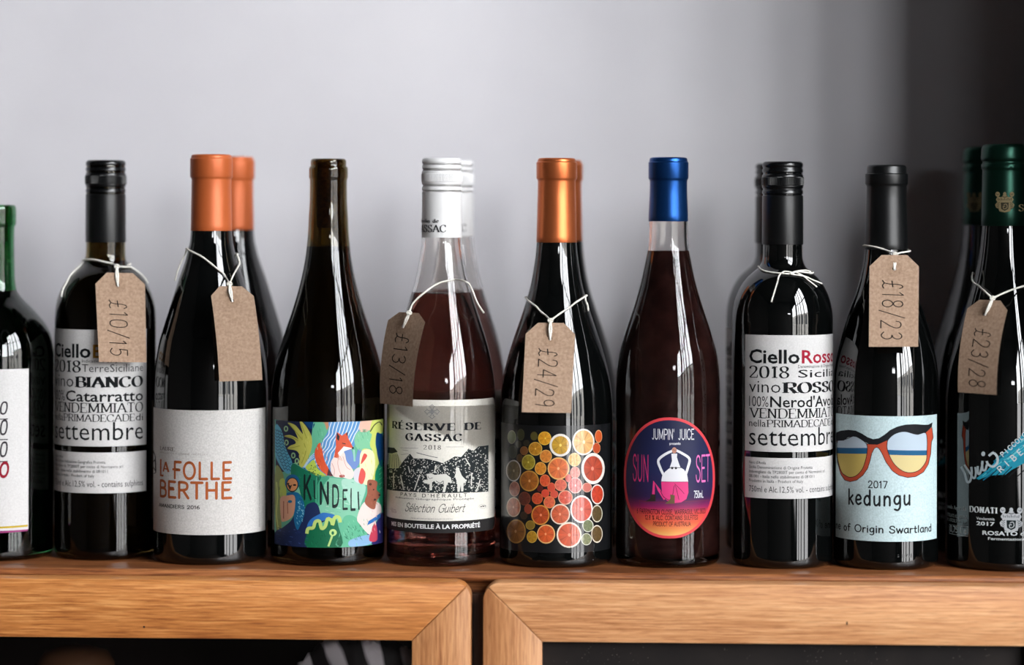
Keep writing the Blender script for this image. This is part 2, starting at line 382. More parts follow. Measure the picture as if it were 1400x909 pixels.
# stroke letters on a 10-high grid: width | strokes; '~' = smooth
G = {
'A':'8|0,0 4,10|4,10 8,0|1.6,3.6 6.4,3.6','B':'7|1,0 1,10|~1,10 4,10 6,9 6.3,7.6 6,6.2 4,5.4 1,5.4|~1,5.4 4.5,5.4 6.7,4.4 7,2.7 6.6,1 4.5,0 1,0',
'C':'8|~7.6,7.6 6.6,9.4 4.6,10 2.2,9.2 .7,7 .4,5 .7,3 2.2,.8 4.6,0 6.6,.6 7.7,2.4','D':'8|1,0 1,10|~1,10 4,10 6.6,9 7.8,6.6 7.9,5 7.8,3.4 6.6,1 4,0 1,0',
'E':'6.5|1,0 1,10|1,10 6.2,10|1,5.2 5,5.2|1,0 6.5,0','F':'6|1,0 1,10|1,10 6,10|1,5.2 5,5.2','G':'8.4|~7.6,7.6 6.6,9.4 4.6,10 2.2,9.2 .7,7 .4,5 .7,3 2.2,.8 4.6,0 6.4,.5 7.6,1.6|7.6,1.2 7.6,4.6|5.2,4.6 8.4,4.6',
'H':'8|1,0 1,10|7,0 7,10|1,5.2 7,5.2','I':'2|1,0 1,10','J':'4.6|~3.6,10 3.6,3 3.2,.8 1.8,0 .3,1','K':'7.4|1,0 1,10|1,4 6.6,10|2.8,5.8 7.2,0','L':'6|1,0 1,10|1,0 6,0',
'M':'10|1,0 1,10|1,10 5,1|5,1 9,10|9,10 9,0','N':'8|1,0 1,10|1,10 7,0|7,0 7,10','O':'8.6|~4.3,10 2,9.2 .6,7 .3,5 .6,3 2,.8 4.3,0 6.6,.8 8,3 8.3,5 8,7 6.6,9.2 4.3,10',
'P':'7|1,0 1,10|~1,10 4,10 6.2,9.2 6.8,7.3 6.2,5.4 4,4.6 1,4.6','Q':'8.6|~4.3,10 2,9.2 .6,7 .3,5 .6,3 2,.8 4.3,0 6.6,.8 8,3 8.3,5 8,7 6.6,9.2 4.3,10|5,2.6 8.4,-1.4',
'R':'7.6|1,0 1,10|~1,10 4,10 6.2,9.3 6.8,7.5 6.2,5.8 4,5 1,5|3.8,5 7.4,0','S':'6.6|~6,7.8 5.2,9.4 3.3,10 1.4,9.3 .8,7.7 1.5,6.2 3.3,5.3 5.2,4.3 6.1,2.6 5.3,.8 3.3,0 1.2,.7 .4,2.4',
'T':'7|3.5,0 3.5,10|0,10 7,10','U':'8|~1,10 1,4 1.5,1.4 4,0 6.5,1.4 7,4 7,10','V':'8|0,10 4,0|4,0 8,10','W':'11|0,10 2.9,0|2.9,0 5.5,9|5.5,9 8.1,0|8.1,0 11,10','X':'7.4|0,10 7.4,0|0,0 7.4,10','Y':'7.4|0,10 3.7,5|7.4,10 3.7,5|3.7,5 3.7,0','Z':'7|.3,10 6.8,10|6.8,10 .2,0|.2,0 7,0',
'0':'6.6|~3.3,10 1.3,9 .5,5 1.3,1 3.3,0 5.3,1 6.1,5 5.3,9 3.3,10','1':'3.6|2.2,0 2.2,10|.4,8.2 2.2,10','2':'6.4|~.6,7.6 1.2,9.4 3.2,10 5.2,9.2 5.6,7.2 4.6,5 2.4,2.4 .4,0|.4,0 6.2,0','3':'6|~.7,8.6 2.6,10 4.8,9.4 5.3,7.4 4.2,5.7 2.4,5.3 4.6,4.8 5.6,2.8 4.7,.7 2.6,0 .4,1.2',
'4':'6.4|4.6,0 4.6,10|4.6,10 .3,3|.3,3 6.3,3','5':'6|5.4,10 1.4,10|1.4,10 1,5.4|~1,5.4 3,6.2 5,5.2 5.6,3 4.6,.8 2.6,0 .5,1','6':'6.2|~5,9.6 2.6,8.6 1,6 .6,3.2 1.4,.8 3.2,0 5.2,1 5.7,3 5,5 3.2,5.8 1.3,4.8','7':'6|.3,10 5.8,10|5.8,10 2.2,0','8':'6.4|~3.2,10 1.4,9.2 1,7.6 1.8,6 3.2,5.3 4.8,4.4 5.8,2.7 5,.7 3.2,0 1.4,.7 .6,2.7 1.6,4.4 3.2,5.3 4.6,6 5.4,7.6 5,9.2 3.2,10','9':'6|~5.4,7.4 4.6,9.3 3,10 1.2,9 .7,7 1.4,5.2 3,4.6 4.8,5.4 5.4,7.4|~5.4,7.4 5.3,4 4.6,0',
'%':'8|~2,10 .7,8.8 .7,7.2 2,6 3.3,7.2 3.3,8.8 2,10|7,10 1,0|~6,4 4.7,2.8 4.7,1.2 6,0 7.3,1.2 7.3,2.8 6,4','/':'5|0,-1.5 5,11','.':'2|.8,.1 1.2,.1',',':'2|1.2,.6 .6,-1.4',"'":'2|1,10 1,7.6',' ':'4|','-':'4|.6,4 3.4,4',
'£':'6.6|~6,8.6 5,10 3.6,9.4 3,7 3,4 2.2,1.2 .4,.2|~.4,.2 2.4,1 4.2,.2 6.2,.8|.6,4.8 5,5.2',
'a':'5.6|~4.8,5 3.6,6.4 2,6.2 .7,4.6 .5,2.6 1.3,.7 2.7,.1 4.2,1.2 4.8,3|~4.9,6.4 4.8,2 5.6,.1','b':'5.6|.8,10 .8,0|~.8,4 2.4,6.2 4.4,5.6 5.2,3.2 4.4,.7 2.6,0 .8,1.6','c':'5|~4.6,5.2 3.2,6.4 1.6,5.8 .5,3.6 .9,1.2 2.6,0 4.6,1','d':'5.6|4.8,10 4.8,0|~4.8,4 3.4,6.2 1.6,5.6 .5,3.2 1.2,.7 3,0 4.8,1.8','e':'5.2|~.6,3 4.6,3.6 4.3,5.6 2.8,6.5 1.2,5.4 .5,3 1.2,.9 2.8,0 4.8,1','f':'4|~3.8,9.4 2.8,10 1.8,9 1.6,6 1.5,0|.2,6 3.4,6','g':'5.6|~4.8,5 3.4,6.4 1.6,5.8 .6,3.6 1.2,1.4 2.8,.8 4.4,2.2 4.8,5|~4.8,6.2 5,1 4.6,-2 3,-3.4 1,-2.8','h':'5.6|.8,10 .8,0|~.8,4 2.4,6.2 4.2,5.8 4.8,4 4.8,0','i':'2|1,6.4 1,0|1,8.6 1,9','j':'3|~2,6.4 2,-1 1.2,-3 .2,-3|2,8.6 2,9','k':'5|.8,10 .8,0|.8,2.6 4.4,6.2|2,3.6 4.8,0','l':'2|1,10 1,0',
'm':'8.6|.8,6.4 .8,0|~.8,4 2.2,6.2 3.8,5.6 4.3,4 4.3,0|~4.3,4 5.8,6.2 7.3,5.6 7.8,4 7.8,0','n':'5.6|.8,6.4 .8,0|~.8,4 2.4,6.2 4.2,5.8 4.8,4 4.8,0','o':'5.6|~2.8,6.4 1.2,5.6 .5,3.2 1.2,.8 2.8,0 4.4,.8 5.1,3.2 4.4,5.6 2.8,6.4','p':'5.6|.8,6.4 .8,-3|~.8,4 2.4,6.2 4.4,5.6 5.2,3.2 4.4,.7 2.6,0 .8,1.6','r':'4|.8,6.4 .8,0|~.8,3.8 2,6 3.8,6','s':'4.6|~4.2,5.2 2.6,6.4 .9,5.4 1.4,3.8 3.4,2.8 4.2,1.4 2.8,0 .5,.9','t':'4|~1.8,9 1.7,2 2.4,.1 3.8,.5|.3,6 3.6,6','u':'5.6|~.8,6.4 .8,2 1.8,.1 3.6,.8 4.8,2.4|4.8,6.4 4.8,0','v':'5|.2,6.4 2.5,0|2.5,0 4.8,6.4','w':'7.6|.2,6.4 2,0|2,0 3.8,6|3.8,6 5.6,0|5.6,0 7.4,6.4','y':'5|.4,6.4 2.7,.4|4.8,6.4 1.4,-3','z':'5|.4,6.4 4.6,6.4|4.6,6.4 .4,0|.4,0 4.8,0','é':'5.2|~.6,3 4.6,3.6 4.3,5.6 2.8,6.5 1.2,5.4 .5,3 1.2,.9 2.8,0 4.8,1|2.6,7.8 3.8,9.4','É':'6.5|1,0 1,10|1,10 6.2,10|1,5.2 5,5.2|1,0 6.5,0|3,11.2 4.6,12.8'}
def smooth(pts, n=4):
    out = []; m = len(pts); closed = pts[0] == pts[-1]
    for i in range(m-1):
        p0 = pts[i-1] if i else (pts[-2] if closed else pts[0]); p1, p2 = pts[i], pts[i+1]
        p3 = pts[i+2] if i+2 < m else (pts[1] if closed else pts[-1])
        for k in range(n):
            t = k/n
            out.append(tuple(.5*(2*b+(c-a)*t+(2*a-5*b+4*c-d)*t*t+(3*b-a-3*c+d)*t**3) for a, b, c, d in zip(p0, p1, p2, p3)))
    out.append(tuple(pts[-1])); return out
def ribbon(pts, wf):
    """quads along a polyline; wf(tx,ty)->half width"""
    n = len(pts); L_, R_ = [], []
    closed = n > 3 and abs(pts[0][0]-pts[-1][0])+abs(pts[0][1]-pts[-1][1]) < 1e-9
    for i in range(n):
        a = pts[i-1] if i else (pts[-2] if closed else pts[0]); b = pts[i+1] if i < n-1 else (pts[1] if closed else pts[-1])
        tx, ty = b[0]-a[0], b[1]-a[1]; l = math.hypot(tx, ty) or 1; tx /= l; ty /= l
        w = wf(tx, ty)
        L_.append((pts[i][0]-ty*w, pts[i][1]+tx*w)); R_.append((pts[i][0]+ty*w, pts[i][1]-tx*w))
    V = L_+R_; F = [(i, n+i, n+i+1, i+1) for i in range(n-1)]
    return V, F
_sf = {}
def sfont(txt, style='hand', wt=1.0, gap=1.6, slant=0.0, wob=0.0):
    """style: hand (even strokes) or serif (thick and thin with serifs). Returns V, F with cap height 10"""
    V, F = [], []; x = 0
    thick, thin = wt*(1 if style == 'hand' else 1.15), (wt if style == 'hand' else .62)
    wf = (lambda a, b: thick/2) if style == 'hand' else (lambda a, b: (thin+(thick-thin)*(a*math.sin(.2)+abs(b)*math.cos(.2) if False else abs(b*math.cos(.22)-a*math.sin(.22)))**2)/2)
    rnd = random.Random(len(txt)*31+ord(txt[0]))
    for ch in txt:
        g = G.get(ch, G[' ']); w, *st = g.split('|'); w = float(w)
        dy = rnd.uniform(-wob, wob); sc = 1+rnd.uniform(-wob, wob)*.08
        for s_ in st:
            if not s_: continue
            sm = s_[0] == '~'; pts = [tuple(map(float, q.split(','))) for q in s_.lstrip('~').split()]
            raw = pts
            if sm: pts = smooth(pts, 3)
            v, f = ribbon(pts, wf); o = len(V)
            V += [(x+a*sc, b*sc+dy) for a, b in v]; F += [tuple(i+o for i in q) for q in f]
            if style == 'hand':
                for e in (pts[0], pts[-1]):
                    o = len(V); V += [(x+(e[0]+thick/2*math.cos(2*PI*k/8))*sc, (e[1]+thick/2*math.sin(2*PI*k/8))*sc+dy) for k in range(8)]; F.append(tuple(range(o, o+8)))
            elif not sm or ch in 'JU':
                for e, q in ((raw[0], raw[1]), (raw[-1], raw[-2])):
                    ty = abs(e[1]-q[1]); 
                    if ty > 3 and e[1] in (0, 10) and not (ch in 'AVMWN' and (e in ((4, 10), (5, 1)) or (ch in 'V' and e == (4, 0)) or (ch == 'W' and e[1] == 0) or (ch == 'N' and e == (7, 0)))):
                        h = thin*1.1; o = len(V); ww = 1.35+thick*.3
                        zz = 0 if e[1] == 0 else 10-h
                        V += [(x+e[0]-ww, zz), (x+e[0]+ww, zz), (x+e[0]+ww, zz+h), (x+e[0]-ww, zz+h)]; F.append((o, o+1, o+2, o+3))
            if style == 'serif' and ch in 'EFTLZ2' and raw[0][1] == raw[-1][1] and raw[0][1] in (0, 10):
                for e in ((raw[0], raw[-1]) if ch == 'T' else (raw[-1],)):
                    sg = 1 if e[1] == 0 else -1; o = len(V)
                    V += [(x+e[0]-.35, e[1]), (x+e[0]+.35, e[1]), (x+e[0]+.35, e[1]+sg*2.6), (x+e[0]-.1, e[1]+sg*2.6)]; F.append((o, o+1, o+2, o+3))
            if style == 'serif' and ch in 'CGS':
                e = raw[0]; o = len(V)
                V += [(x+e[0]-.3, e[1]-.6), (x+e[0]+.35, e[1]-.6), (x+e[0]+.35, 10), (x+e[0]-.1, 10)]; F.append((o, o+1, o+2, o+3))
        x += w+gap
    if slant: V = [(a+b*slant, b) for a, b in V]
    return V, F

def clip_y(poly, y, keep_above):
    out = []
    ins = (lambda p: p[1] >= y) if keep_above else (lambda p: p[1] <= y)
    for i in range(len(poly)):
        a, b = poly[i-1], poly[i]
        if ins(a) != ins(b):
            t = (y-a[1])/(b[1]-a[1]); out.append((a[0]+t*(b[0]-a[0]), y))
        if ins(b): out.append(b)
    return out
def ell(cx, cy, rx, ry, n=22, a0=0): return [(cx+rx*math.cos(2*PI*k/n+a0), cy+ry*math.sin(2*PI*k/n+a0)) for k in range(n)]

class Sheet:
    """flat print: polygons in (s, z) metres, later wrapped onto a surface of revolution or a card"""
    def __init__(s): s.V = []; s.F = []; s.C = []; s.pal = {}
    def add(s, V, F, col, layer=0):
        o = len(s.V); s.V += [(a, b, layer*2.2e-5) for a, b in V]
        c = s.pal.setdefault(tuple(v*.68 for v in lin(col)), len(s.pal))
        for f in F: s.F.append(tuple(i+o for i in f)); s.C.append(c)
    def poly(s, pts, col, layer=0): s.add(pts, [tuple(range(len(pts)))], col, layer)
    def build(s, name, m, fn, parent, step=.0016, cut=True, clip=None):
        bm = bmesh.new(); vs = [bm.verts.new(v) for v in s.V]
        for f, c in zip(s.F, s.C):
            try: q = bm.faces.new([vs[i] for i in f]); q.material_index = c
            except ValueError: pass
        bm.normal_update()
        bmesh.ops.triangulate(bm, faces=bm.faces[:], quad_method='BEAUTY', ngon_method='EAR_CLIP')
        if clip:
            for co_, no_ in (((clip[0], 0, 0), (-1, 0, 0)), ((clip[1], 0, 0), (1, 0, 0)), ((0, clip[2], 0), (0, -1, 0)), ((0, clip[3], 0), (0, 1, 0))):
                bmesh.ops.bisect_plane(bm, geom=bm.verts[:]+bm.edges[:]+bm.faces[:], dist=1e-8, plane_co=co_, plane_no=no_, clear_outer=True)
        if cut:
            x0 = min(v[0] for v in s.V); x1 = max(v[0] for v in s.V); k = math.ceil(x0/step)
            while k*step < x1:
                bmesh.ops.bisect_plane(bm, geom=bm.verts[:]+bm.edges[:]+bm.faces[:], dist=1e-8, plane_co=(k*step, 0, 0), plane_no=(1, 0, 0)); k += 1
        for f in bm.faces:
            if f.normal.z < 0: f.normal_flip()
        cols = list(s.pal); fc = [f.material_index for f in bm.faces]
        for f in bm.faces: f.material_index = 0; f.smooth = True
        for v in bm.verts: v.co = fn(v.co.x, v.co.y, v.co.z)
        me = bpy.data.meshes.new(name); bm.to_mesh(me)
        at = me.attributes.new('ink', 'FLOAT_COLOR', 'CORNER'); buf = []
        for p in me.polygons: buf += [*cols[fc[p.index]], 1.0]*p.loop_total
        at.data.foreach_set('color', buf); bm.free()
        me.materials.append(m); o = bpy.data.objects.new(name, me); return put(o, parent)

# ---------------------------------------------------------------- a bottle
class Bottle:
    def __init__(s, label, cx, Y, prof, gm, base_y, fill=None, wine=None, clear=False, cork=None, Rb=None, name='wine_bottle', group=None, zspan=None, segs=120):
        p = at_y(cx, base_y, Y); s.cx = cx
        s.root = empty(name, (p.x, p.y, 0)); mark(s.root, label, 'bottle', 'wine bottles standing on the shelf board')
        s.dep = depth_of(p); s.s = s.dep/FPX
        dx, dy = CP.x-p.x, CP.y-p.y; s.root.rotation_euler.z = math.atan2(dx, -dy)
        s.pos = Vector((p.x, p.y, 0))
        s.prof = [(s.zy(y), h*s.s) for y, h in prof]
        s.R = s.prof[-1][1]; s.rc = Curve(s.prof)
        s.ztop = s.prof[0][0]
        R = s.R; cr = .0055
        zs = []; z = s.ztop
        while z > cr+.001: zs.append(z); z -= .0011 if z > s.prof[-1][0]-.004 else .004
        base = [(cr*(1-math.sin(a)), R-cr*(1-math.cos(a))) for a in [PI/2*k/7 for k in range(8)]]
        outer = [(0.0, 0.0 if not clear else 0.0)]
        outer = ([(0.007, 0)] + [(0.007-.0065*(k/6)**2, .026*k/6) for k in range(1, 7)] + [(0.0, R-cr-.004)] if clear else [(0, 0)])
        side = base[::-1]+[(z, s.rc(z)) for z in zs[::-1]]
        outer += side
        bm = bmesh.new()
        t = .0026
        if clear:
            inner = [(zz, max(.0085, rr-t)) for zz, rr in [(z, s.rc(z)) for z in zs if z > .012]]
            ib = [(.010-.0045*math.sin(0), 0.0)]
            inner_b = inner[-1]
            full = outer + inner + [(.0085, inner_b[1]-.003), (.0065, inner_b[1]-.008), (.0105, .018), (.0125, 0)]
            lathe(bm, full, segs)
            s.inner = lambda z: max(.0085, s.rc(z)-t)
        else:
            lathe(bm, outer+[(s.ztop+.0001, 0)], segs)
        s.body = meshobj('glass', bm, gm, s.root, smooth=True, sharp=50)
        if fill:
            zf = s.zy(fill); bm = bmesh.new(); e = .00006
            iz = [z for z in zs if .012 < z < zf]
            w = [(zf-.0002, 0), (zf, s.inner(zf)-.0015), (zf+.0006, s.inner(zf)+e)]+[(z, s.inner(z)+e) for z in iz]
            lb = w[-1]; w += [(.0085-e, lb[1]-.003), (.0065-e, lb[1]-.008), (.0105-e, .018), (.0125-e, 0)]
            lathe(bm, w, segs); meshobj('wine', bm, wine, s.root, smooth=True, sharp=50)
        if cork:
            z0, z1 = s.zy(cork[0]), s.zy(cork[1]); bm = bmesh.new(); r = .0086
            lathe(bm, [(z0, 0), (z0, r-.0004), (z0-.0004, r), (z1+.0004, r), (z1, r-.0004), (z1, 0)], 48)
            meshobj('cork', bm, CORKM, s.root, smooth=True, sharp=50)
    def zy(s, py):
        return CAMZ-(unroll(s.cx, py)[1]-HZ)*s.dep/FPX
    def px(s, px, py, r=None):
        """photo pixel on the front surface -> (arc length, z)"""
        ux, uy = unroll(px, py); cx = unroll(s.cx, py)[0]; th = 0
        z = CAMZ-(uy-HZ)*s.dep/FPX
        for _ in range(5):
            rr = s.rc(z) if r is None else r
            d = s.dep-rr*math.cos(th)
            sn = max(-.999, min(.999, (ux-cx)*d/FPX/rr + (ux-700)/FPX*0))
            th = math.asin(sn); z = CAMZ-(uy-HZ)*d/FPX
        return th*(s.R if r is None else r), z
    def wrap(s, off=0.0, r=None):
        def fn(a, z, l):
            R = s.R if r is None else r
            th = a/R; rr = (R if r is not None else min(R, s.rc(z)) if z > s.prof[-1][0] else R)+off+l
            return Vector((rr*math.sin(th), -rr*math.cos(th), z))
        return fn
    def capmesh(s, name, prof, m, segs=96):
        bm = bmesh.new(); pts = [(s.zy(y), h*s.s) for y, h in prof]
        top = pts[0]
        lathe(bm, [(top[0], 0)]+pts+[(pts[-1][0], pts[-1][1]-.0006)], segs)
        return meshobj(name, bm, m, s.root, smooth=True, sharp=38)
    def screwcap(s, top, bottom, h, m, m2=None):
        k = lambda d: top+d
        s.capmesh('screw_cap', [(k(0), h-4), (k(.6), h-2.4), (k(2.5), h-.6), (k(5), h-.2), (k(7), h-.5), (k(8), h-1.4), (k(9.5), h-1.4), (k(11), h-.3), (k(14), h-.2), (k(15.5), h-1.6), (k(17), h-1.6), (k(18.5), h-.2), (k(20), h), (k(34), h), (k(36), h-.4), (k(37), h-1.4), (k(38.5), h-1.4), (k(40), h-.2), (k(43.5), h-.1), (k(45), h-1.7), (k(46), h-1.7)], m)
        bm = bmesh.new(); n = 84
        z0, z1 = s.zy(k(33)), s.zy(k(21)); r = h*s.s
        ring = []
        for z, q in ((z0, 0), (z0+.0005, 1), (z1-.0005, 1), (z1, 0)):
            ring.append([bm.verts.new(((r+(.00005 if i % 3 == 0 or not q else .0005))*math.cos(2*PI*i/(3*n)), (r+(.00005 if i % 3 == 0 or not q else .0005))*math.sin(2*PI*i/(3*n)), z)) for i in range(3*n)])
        for a, b in zip(ring, ring[1:]):
            for i in range(3*n): j = (i+1) % (3*n); bm.faces.new((a[i], a[j], b[j], b[i]))
        meshobj('knurled_band', bm, m, s.root, smooth=True, sharp=25)
        s.capmesh('cap_sleeve', [(k(46), h-1.2), (k(47), h-.2), (k(60), h-.1), (bottom-1, h+.1), (bottom, h-.1)], m2 or m)
    def capsule(s, top, l0, l1, bottom, h, m, ht=None, hb=None):
        ht = ht or h; hb = hb or h
        s.capmesh('capsule', [(top, ht-4), (top+.5, ht-1.8), (top+2, ht-.4), (top+4, ht), (l0-1.5, ht), (l0, ht+.3), (l0+1.2, h+1), (l1-1.5, h+1), (l1-.4, h+.5), (l1+1, h-.6), (l1+3, h-1), (l1+20, h-.8), (bottom-8, hb-.2), (bottom-.5, hb), (bottom, hb-.3)], m)
    # ---- labels
    def label(s, x0, x1, y0, y1, m, corner=0, name='label', label=None, th0=None, th1=None, xm=None):
        xm = s.cx if xm is None else xm
        a0 = s.px(x0, y0)[0] if th0 is None else math.radians(th0)*s.R; a1 = s.px(x1, y0)[0] if th1 is None else math.radians(th1)*s.R
        zt, zb = s.px(xm, y0)[1], s.px(xm, y1)[1]; c = corner*s.s
        sh = Sheet()
        if c:
            pts = []
            for cx, cz_, q in ((a1-c, zt-c, 0), (a0+c, zt-c, 1), (a0+c, zb+c, 2), (a1-c, zb+c, 3)):
                pts += [(cx+c*math.cos(PI/2*(q+k/6)), cz_+c*math.sin(PI/2*(q+k/6))) for k in range(7)]
        else: pts = [(a0, zb), (a1, zb), (a1, zt), (a0, zt)]
        sh.poly(pts, (255, 255, 255)); o = sh.build(name, m, s.wrap(.00012), s.root)
        if label: o['label'] = label
        s.lab = (a0, a1, zb, zt)
        return o

class Art:
    """print on a bottle given in crop units: px = ox + u/k"""
    def __init__(s, b, ox=0, oy=0, k=1.0, r=None):
        s.b, s.ox, s.oy, s.k, s.r, s.sh = b, ox, oy, k, r, Sheet()
    def p(s, u, v): return s.b.px(s.ox+u/s.k, s.oy+v/s.k, s.r)
    def poly(s, pts, col, layer=1, sm=False):
        if sm: pts = smooth(list(pts)+[pts[0]], 4)[:-1]
        s.sh.poly([s.p(*q) for q in pts], col, layer)
    def ell(s, cx, cy, rx, ry, col, layer=1, n=24): s.poly(ell(cx, cy, rx, ry, n), col, layer)
    def line(s, pts, w, col, layer=2, sm=True):
        if sm and len(pts) > 2: pts = smooth(pts, 4)
        V, F = ribbon(pts, lambda a, b: w/2); s.sh.add([s.p(*q) for q in V], F, col, layer)
    def dot(s, x, y, r, col, layer=2): s.ell(x, y, r, r, col, layer, 8)
    def text(s, txt, x0, x1, yt, yb, col, font='b', wt=0.0, layer=2, gap=1.6, slant=0, wob=0, ym=None, xt=None, base=True, s0=None, s1=None, rise=0.0):
        a0 = s.p(x0, yb)[0] if s0 is None else s0; a1 = s.p(x1, yb)[0] if s1 is None else s1
        mid = (x0+x1)/2 if xt is None else xt
        zb, zt = s.p(mid, yb)[1], s.p(mid, yt)[1]
        if font == 'b': V, F = bfont(txt, wt); cap = HCAP
        else: V, F = sfont(txt, font, wt, gap, slant, wob); cap = 10
        mx0 = min(v[0] for v in V); mx1 = max(v[0] for v in V)
        sx = (a1-a0)/(mx1-mx0); sz = (zt-zb)/cap
        s.sh.add([(a0+(x-mx0)*sx, zb+y*sz+rise*(x-mx0)*sx) for x, y in V], F, col, layer)
    def build(s, name, parent, m=None, off=.00014, step=.0016, clip=False):
        return s.sh.build(name, m or INK, s.b.wrap(off, s.r), parent, step, clip=s.b.lab if clip else None)

def tube(bm, pts, r, n=6, cap=True):
    pts = [Vector(p) for p in pts]; rings = []
    up = Vector((0, 0, 1))
    for i, p in enumerate(pts):
        t = (pts[min(i+1, len(pts)-1)]-pts[max(i-1, 0)]).normalized()
        a = t.cross(up)
        if a.length < .1: a = t.cross(Vector((1, 0, 0)))
        a.normalize(); b = t.cross(a)
        tw = i*.5
        rings.append([bm.verts.new(p+(a*math.cos(2*PI*k/n+tw*0)+b*math.sin(2*PI*k/n+tw*0))*r*(1+.12*math.sin(i*2.1+k*2))) for k in range(n)])
    for a, b in zip(rings, rings[1:]):
        for k in range(n): bm.faces.new((a[k], a[(k+1) % n], b[(k+1) % n], b[k]))
    bm.faces.new(rings[0][::-1]); bm.faces.new(rings[-1])

# ================================================================= the bottles
FR = 0.0
# ---- 1 dark green bottle, far left
bordeaux = lambda dy=0: None
b1 = Bottle('dark green bottle with handwritten white label, cut by the left frame edge', -6, .012,
    [(280, 24), (283, 26.5), (296, 27), (299, 26.6), (301, 27), (307, 26.6), (309.5, 24.6), (330, 24.4), (360, 24.8), (380, 25.5), (395, 27.5), (403, 32), (411, 39), (420, 48), (429, 56), (437, 62.5), (446, 68.5), (456, 73.5), (468, 77), (484, 79)],
    G_GREEN, 758, fill=398, wine=WINE_GREEN, clear=True, cork=(284, 330))
o = b1.label(-60, 38, 505, 726, PAPER)
a = Art(b1); L1 = a
for i, (y, xr_) in enumerate(((566, 11), (594, 11), (624, 11), (652, 13))):
    col = (60, 55, 60) if i < 3 else (150, 24, 44)
    a.text('1.50' if i < 3 else 'TO', -24 if i < 3 else -12, xr_-1, y-19 if i else y-16, y, col, 'hand', 1.5 if i < 3 else 2.2, slant=.15)
    if i < 3: a.line([(-40, y+7), (10, y+7)], 1.3, (40, 30, 34))
a.line([(-50, 720.5), (37, 719.5)], 2.6, (196, 168, 40), sm=False); a.line([(-50, 726-1.5), (37, 723.5)], 1.2, (225, 215, 225), sm=False); a.line([(-50, 727), (37, 725.6)], 2.2, (160, 60, 120), sm=False, layer=3)
a.build('lettering', o)
a = Art(b1); a.text('O', 0, 14, 452, 470, (4, 6, 6), 'hand', 1.6); o = a.sh.build('embossing', G_BLACK, b1.wrap(.0003), b1.root)

# ---- the two typographic bottles
CI_PROF = lambda dy, h: [(h[0], 24), (h[0]+3, 26.4), (h[1], 26.6), (348+dy, 26.9), (353+dy, 27.8), (358+dy, 29.5), (363+dy, 33), (370+dy, 41), (377+dy, 48.5), (385+dy, 54.6), (393+dy, 59.2), (402+dy, 63), (412+dy, 66), (424+dy, 68), (436+dy, 68.7)]
def ciello(b, kind, dy, th0, sc=1.0):
    """th0: angle where the text block starts; x positions given as arc length fractions"""
    R = b.R; D = math.radians
    s0 = D(th0)*R; W_ = D(123)*R
    o = b.label(0, 0, 458.3+dy, 618+dy, PAPER, th0=th0-6.5, th1=th0+129)
    o2 = b.label(0, 0, 626.3+dy, 682+dy, PAPER, th0=th0-6.5, th1=th0+129)
    a = Art(b); K = (10, 13, 17)
    red = (168, 26, 52) if kind == 'rosso' else (176, 128, 44)
    def T(txt, f0, f1, yb, cap, col=K, font='b', wt=0.0, **k):
        a.text(txt, b.cx, b.cx, yb-cap+dy, yb+dy, col, font, wt, s0=s0+W_*f0, s1=s0+W_*f1, xt=b.cx, **k)
    ro = kind == 'rosso'
    T('Ciello', 0, .485, 496.6, 18, wt=.022)
    T('Rosso' if ro else 'Bianco', .505, 1, 496.6, 17.5, red, wt=.018)
    T('Denominazione di Origine Protetta' if ro else 'Indicazione Geografica Protetta', .47 if ro else .40, 1, 503.2, 4.2)
    T('2018', 0, .39, 516.8, 15.6, font='serif', wt=1.5)
    T('Sicilia' if ro else 'TerreSiciliane', .47 if ro else .40, 1, 516.2, 10.5, wt=.004 if ro else -.004)
    T('vino', 0, .31, 537.2, 17, wt=-.006)
    T('ROSSO' if ro else 'BIANCO', .325, 1, 537.2, 14.2, font='serif', wt=2.5, gap=1.8)
    T('100%', 0, .20, 556.7, 14.4, wt=-.004)
    T("Nerod'Avola" if ro else 'Catarratto', .215, 1, 556.7, 14.4, wt=.014)
    T('VENDEMMIATO', 0, 1, 571.9, 13, font='serif', wt=1.35, gap=1.5)
    T('nella', 0, .175, 584, 9.5)
    T('PRIMADECADE', .18, .90, 584, 9.6, font='serif', wt=1.3, gap=1.2)
    T('di', .91, 1, 584, 9.6)
    T('settembre', 0, 1, 609.6, 25, wt=-.002)
    a.build('lettering', o)
    a = Art(b)
    L_ = (["Nero d'Avola", 'Sicilia Denominazione di Origine Protetta'] if ro else ['Catarratto', 'Terre Siciliane Indicazione Geografica Protetta'])+['Imbottigliato da TP2800IT per conto di Normanno srl', '081001 - Italia nello stabilimento di 081011', 'Prodotto in Italia - Product of Italy']
    for i, (t, f1) in enumerate(zip(L_, (.175, .62, .78, .64, .52))): T(t, 0, f1, 635.3+i*6.25, 4.1)
    T('750ml e Alc.12,5% vol. - contains sulphites', 0, 1, 673.6, 8.2, wt=-.002)
    a.build('lettering', o2)
b2 = Bottle('black screw cap bottle with a type covered white label and price tag', 143.5, .018, CI_PROF(0, (222, 332)), G_OLIVE, 763, fill=358, wine=WINE_OLIVE, clear=True)
b2.screwcap(219, 331, 27.3, CAP_BLACK, CAP_BLACKM)
ciello(b2, 'bianco', -7.6, -76)
b8 = Bottle('black screw cap bottle with string bow on its neck and white label with red word', 1069, 0, CI_PROF(3, (224, 335)), G_BLACK, 768)
b8.screwcap(221, 334, 28, CAP_BLACK, CAP_BLACKM)
ciello(b8, 'rosso', 0, -40)

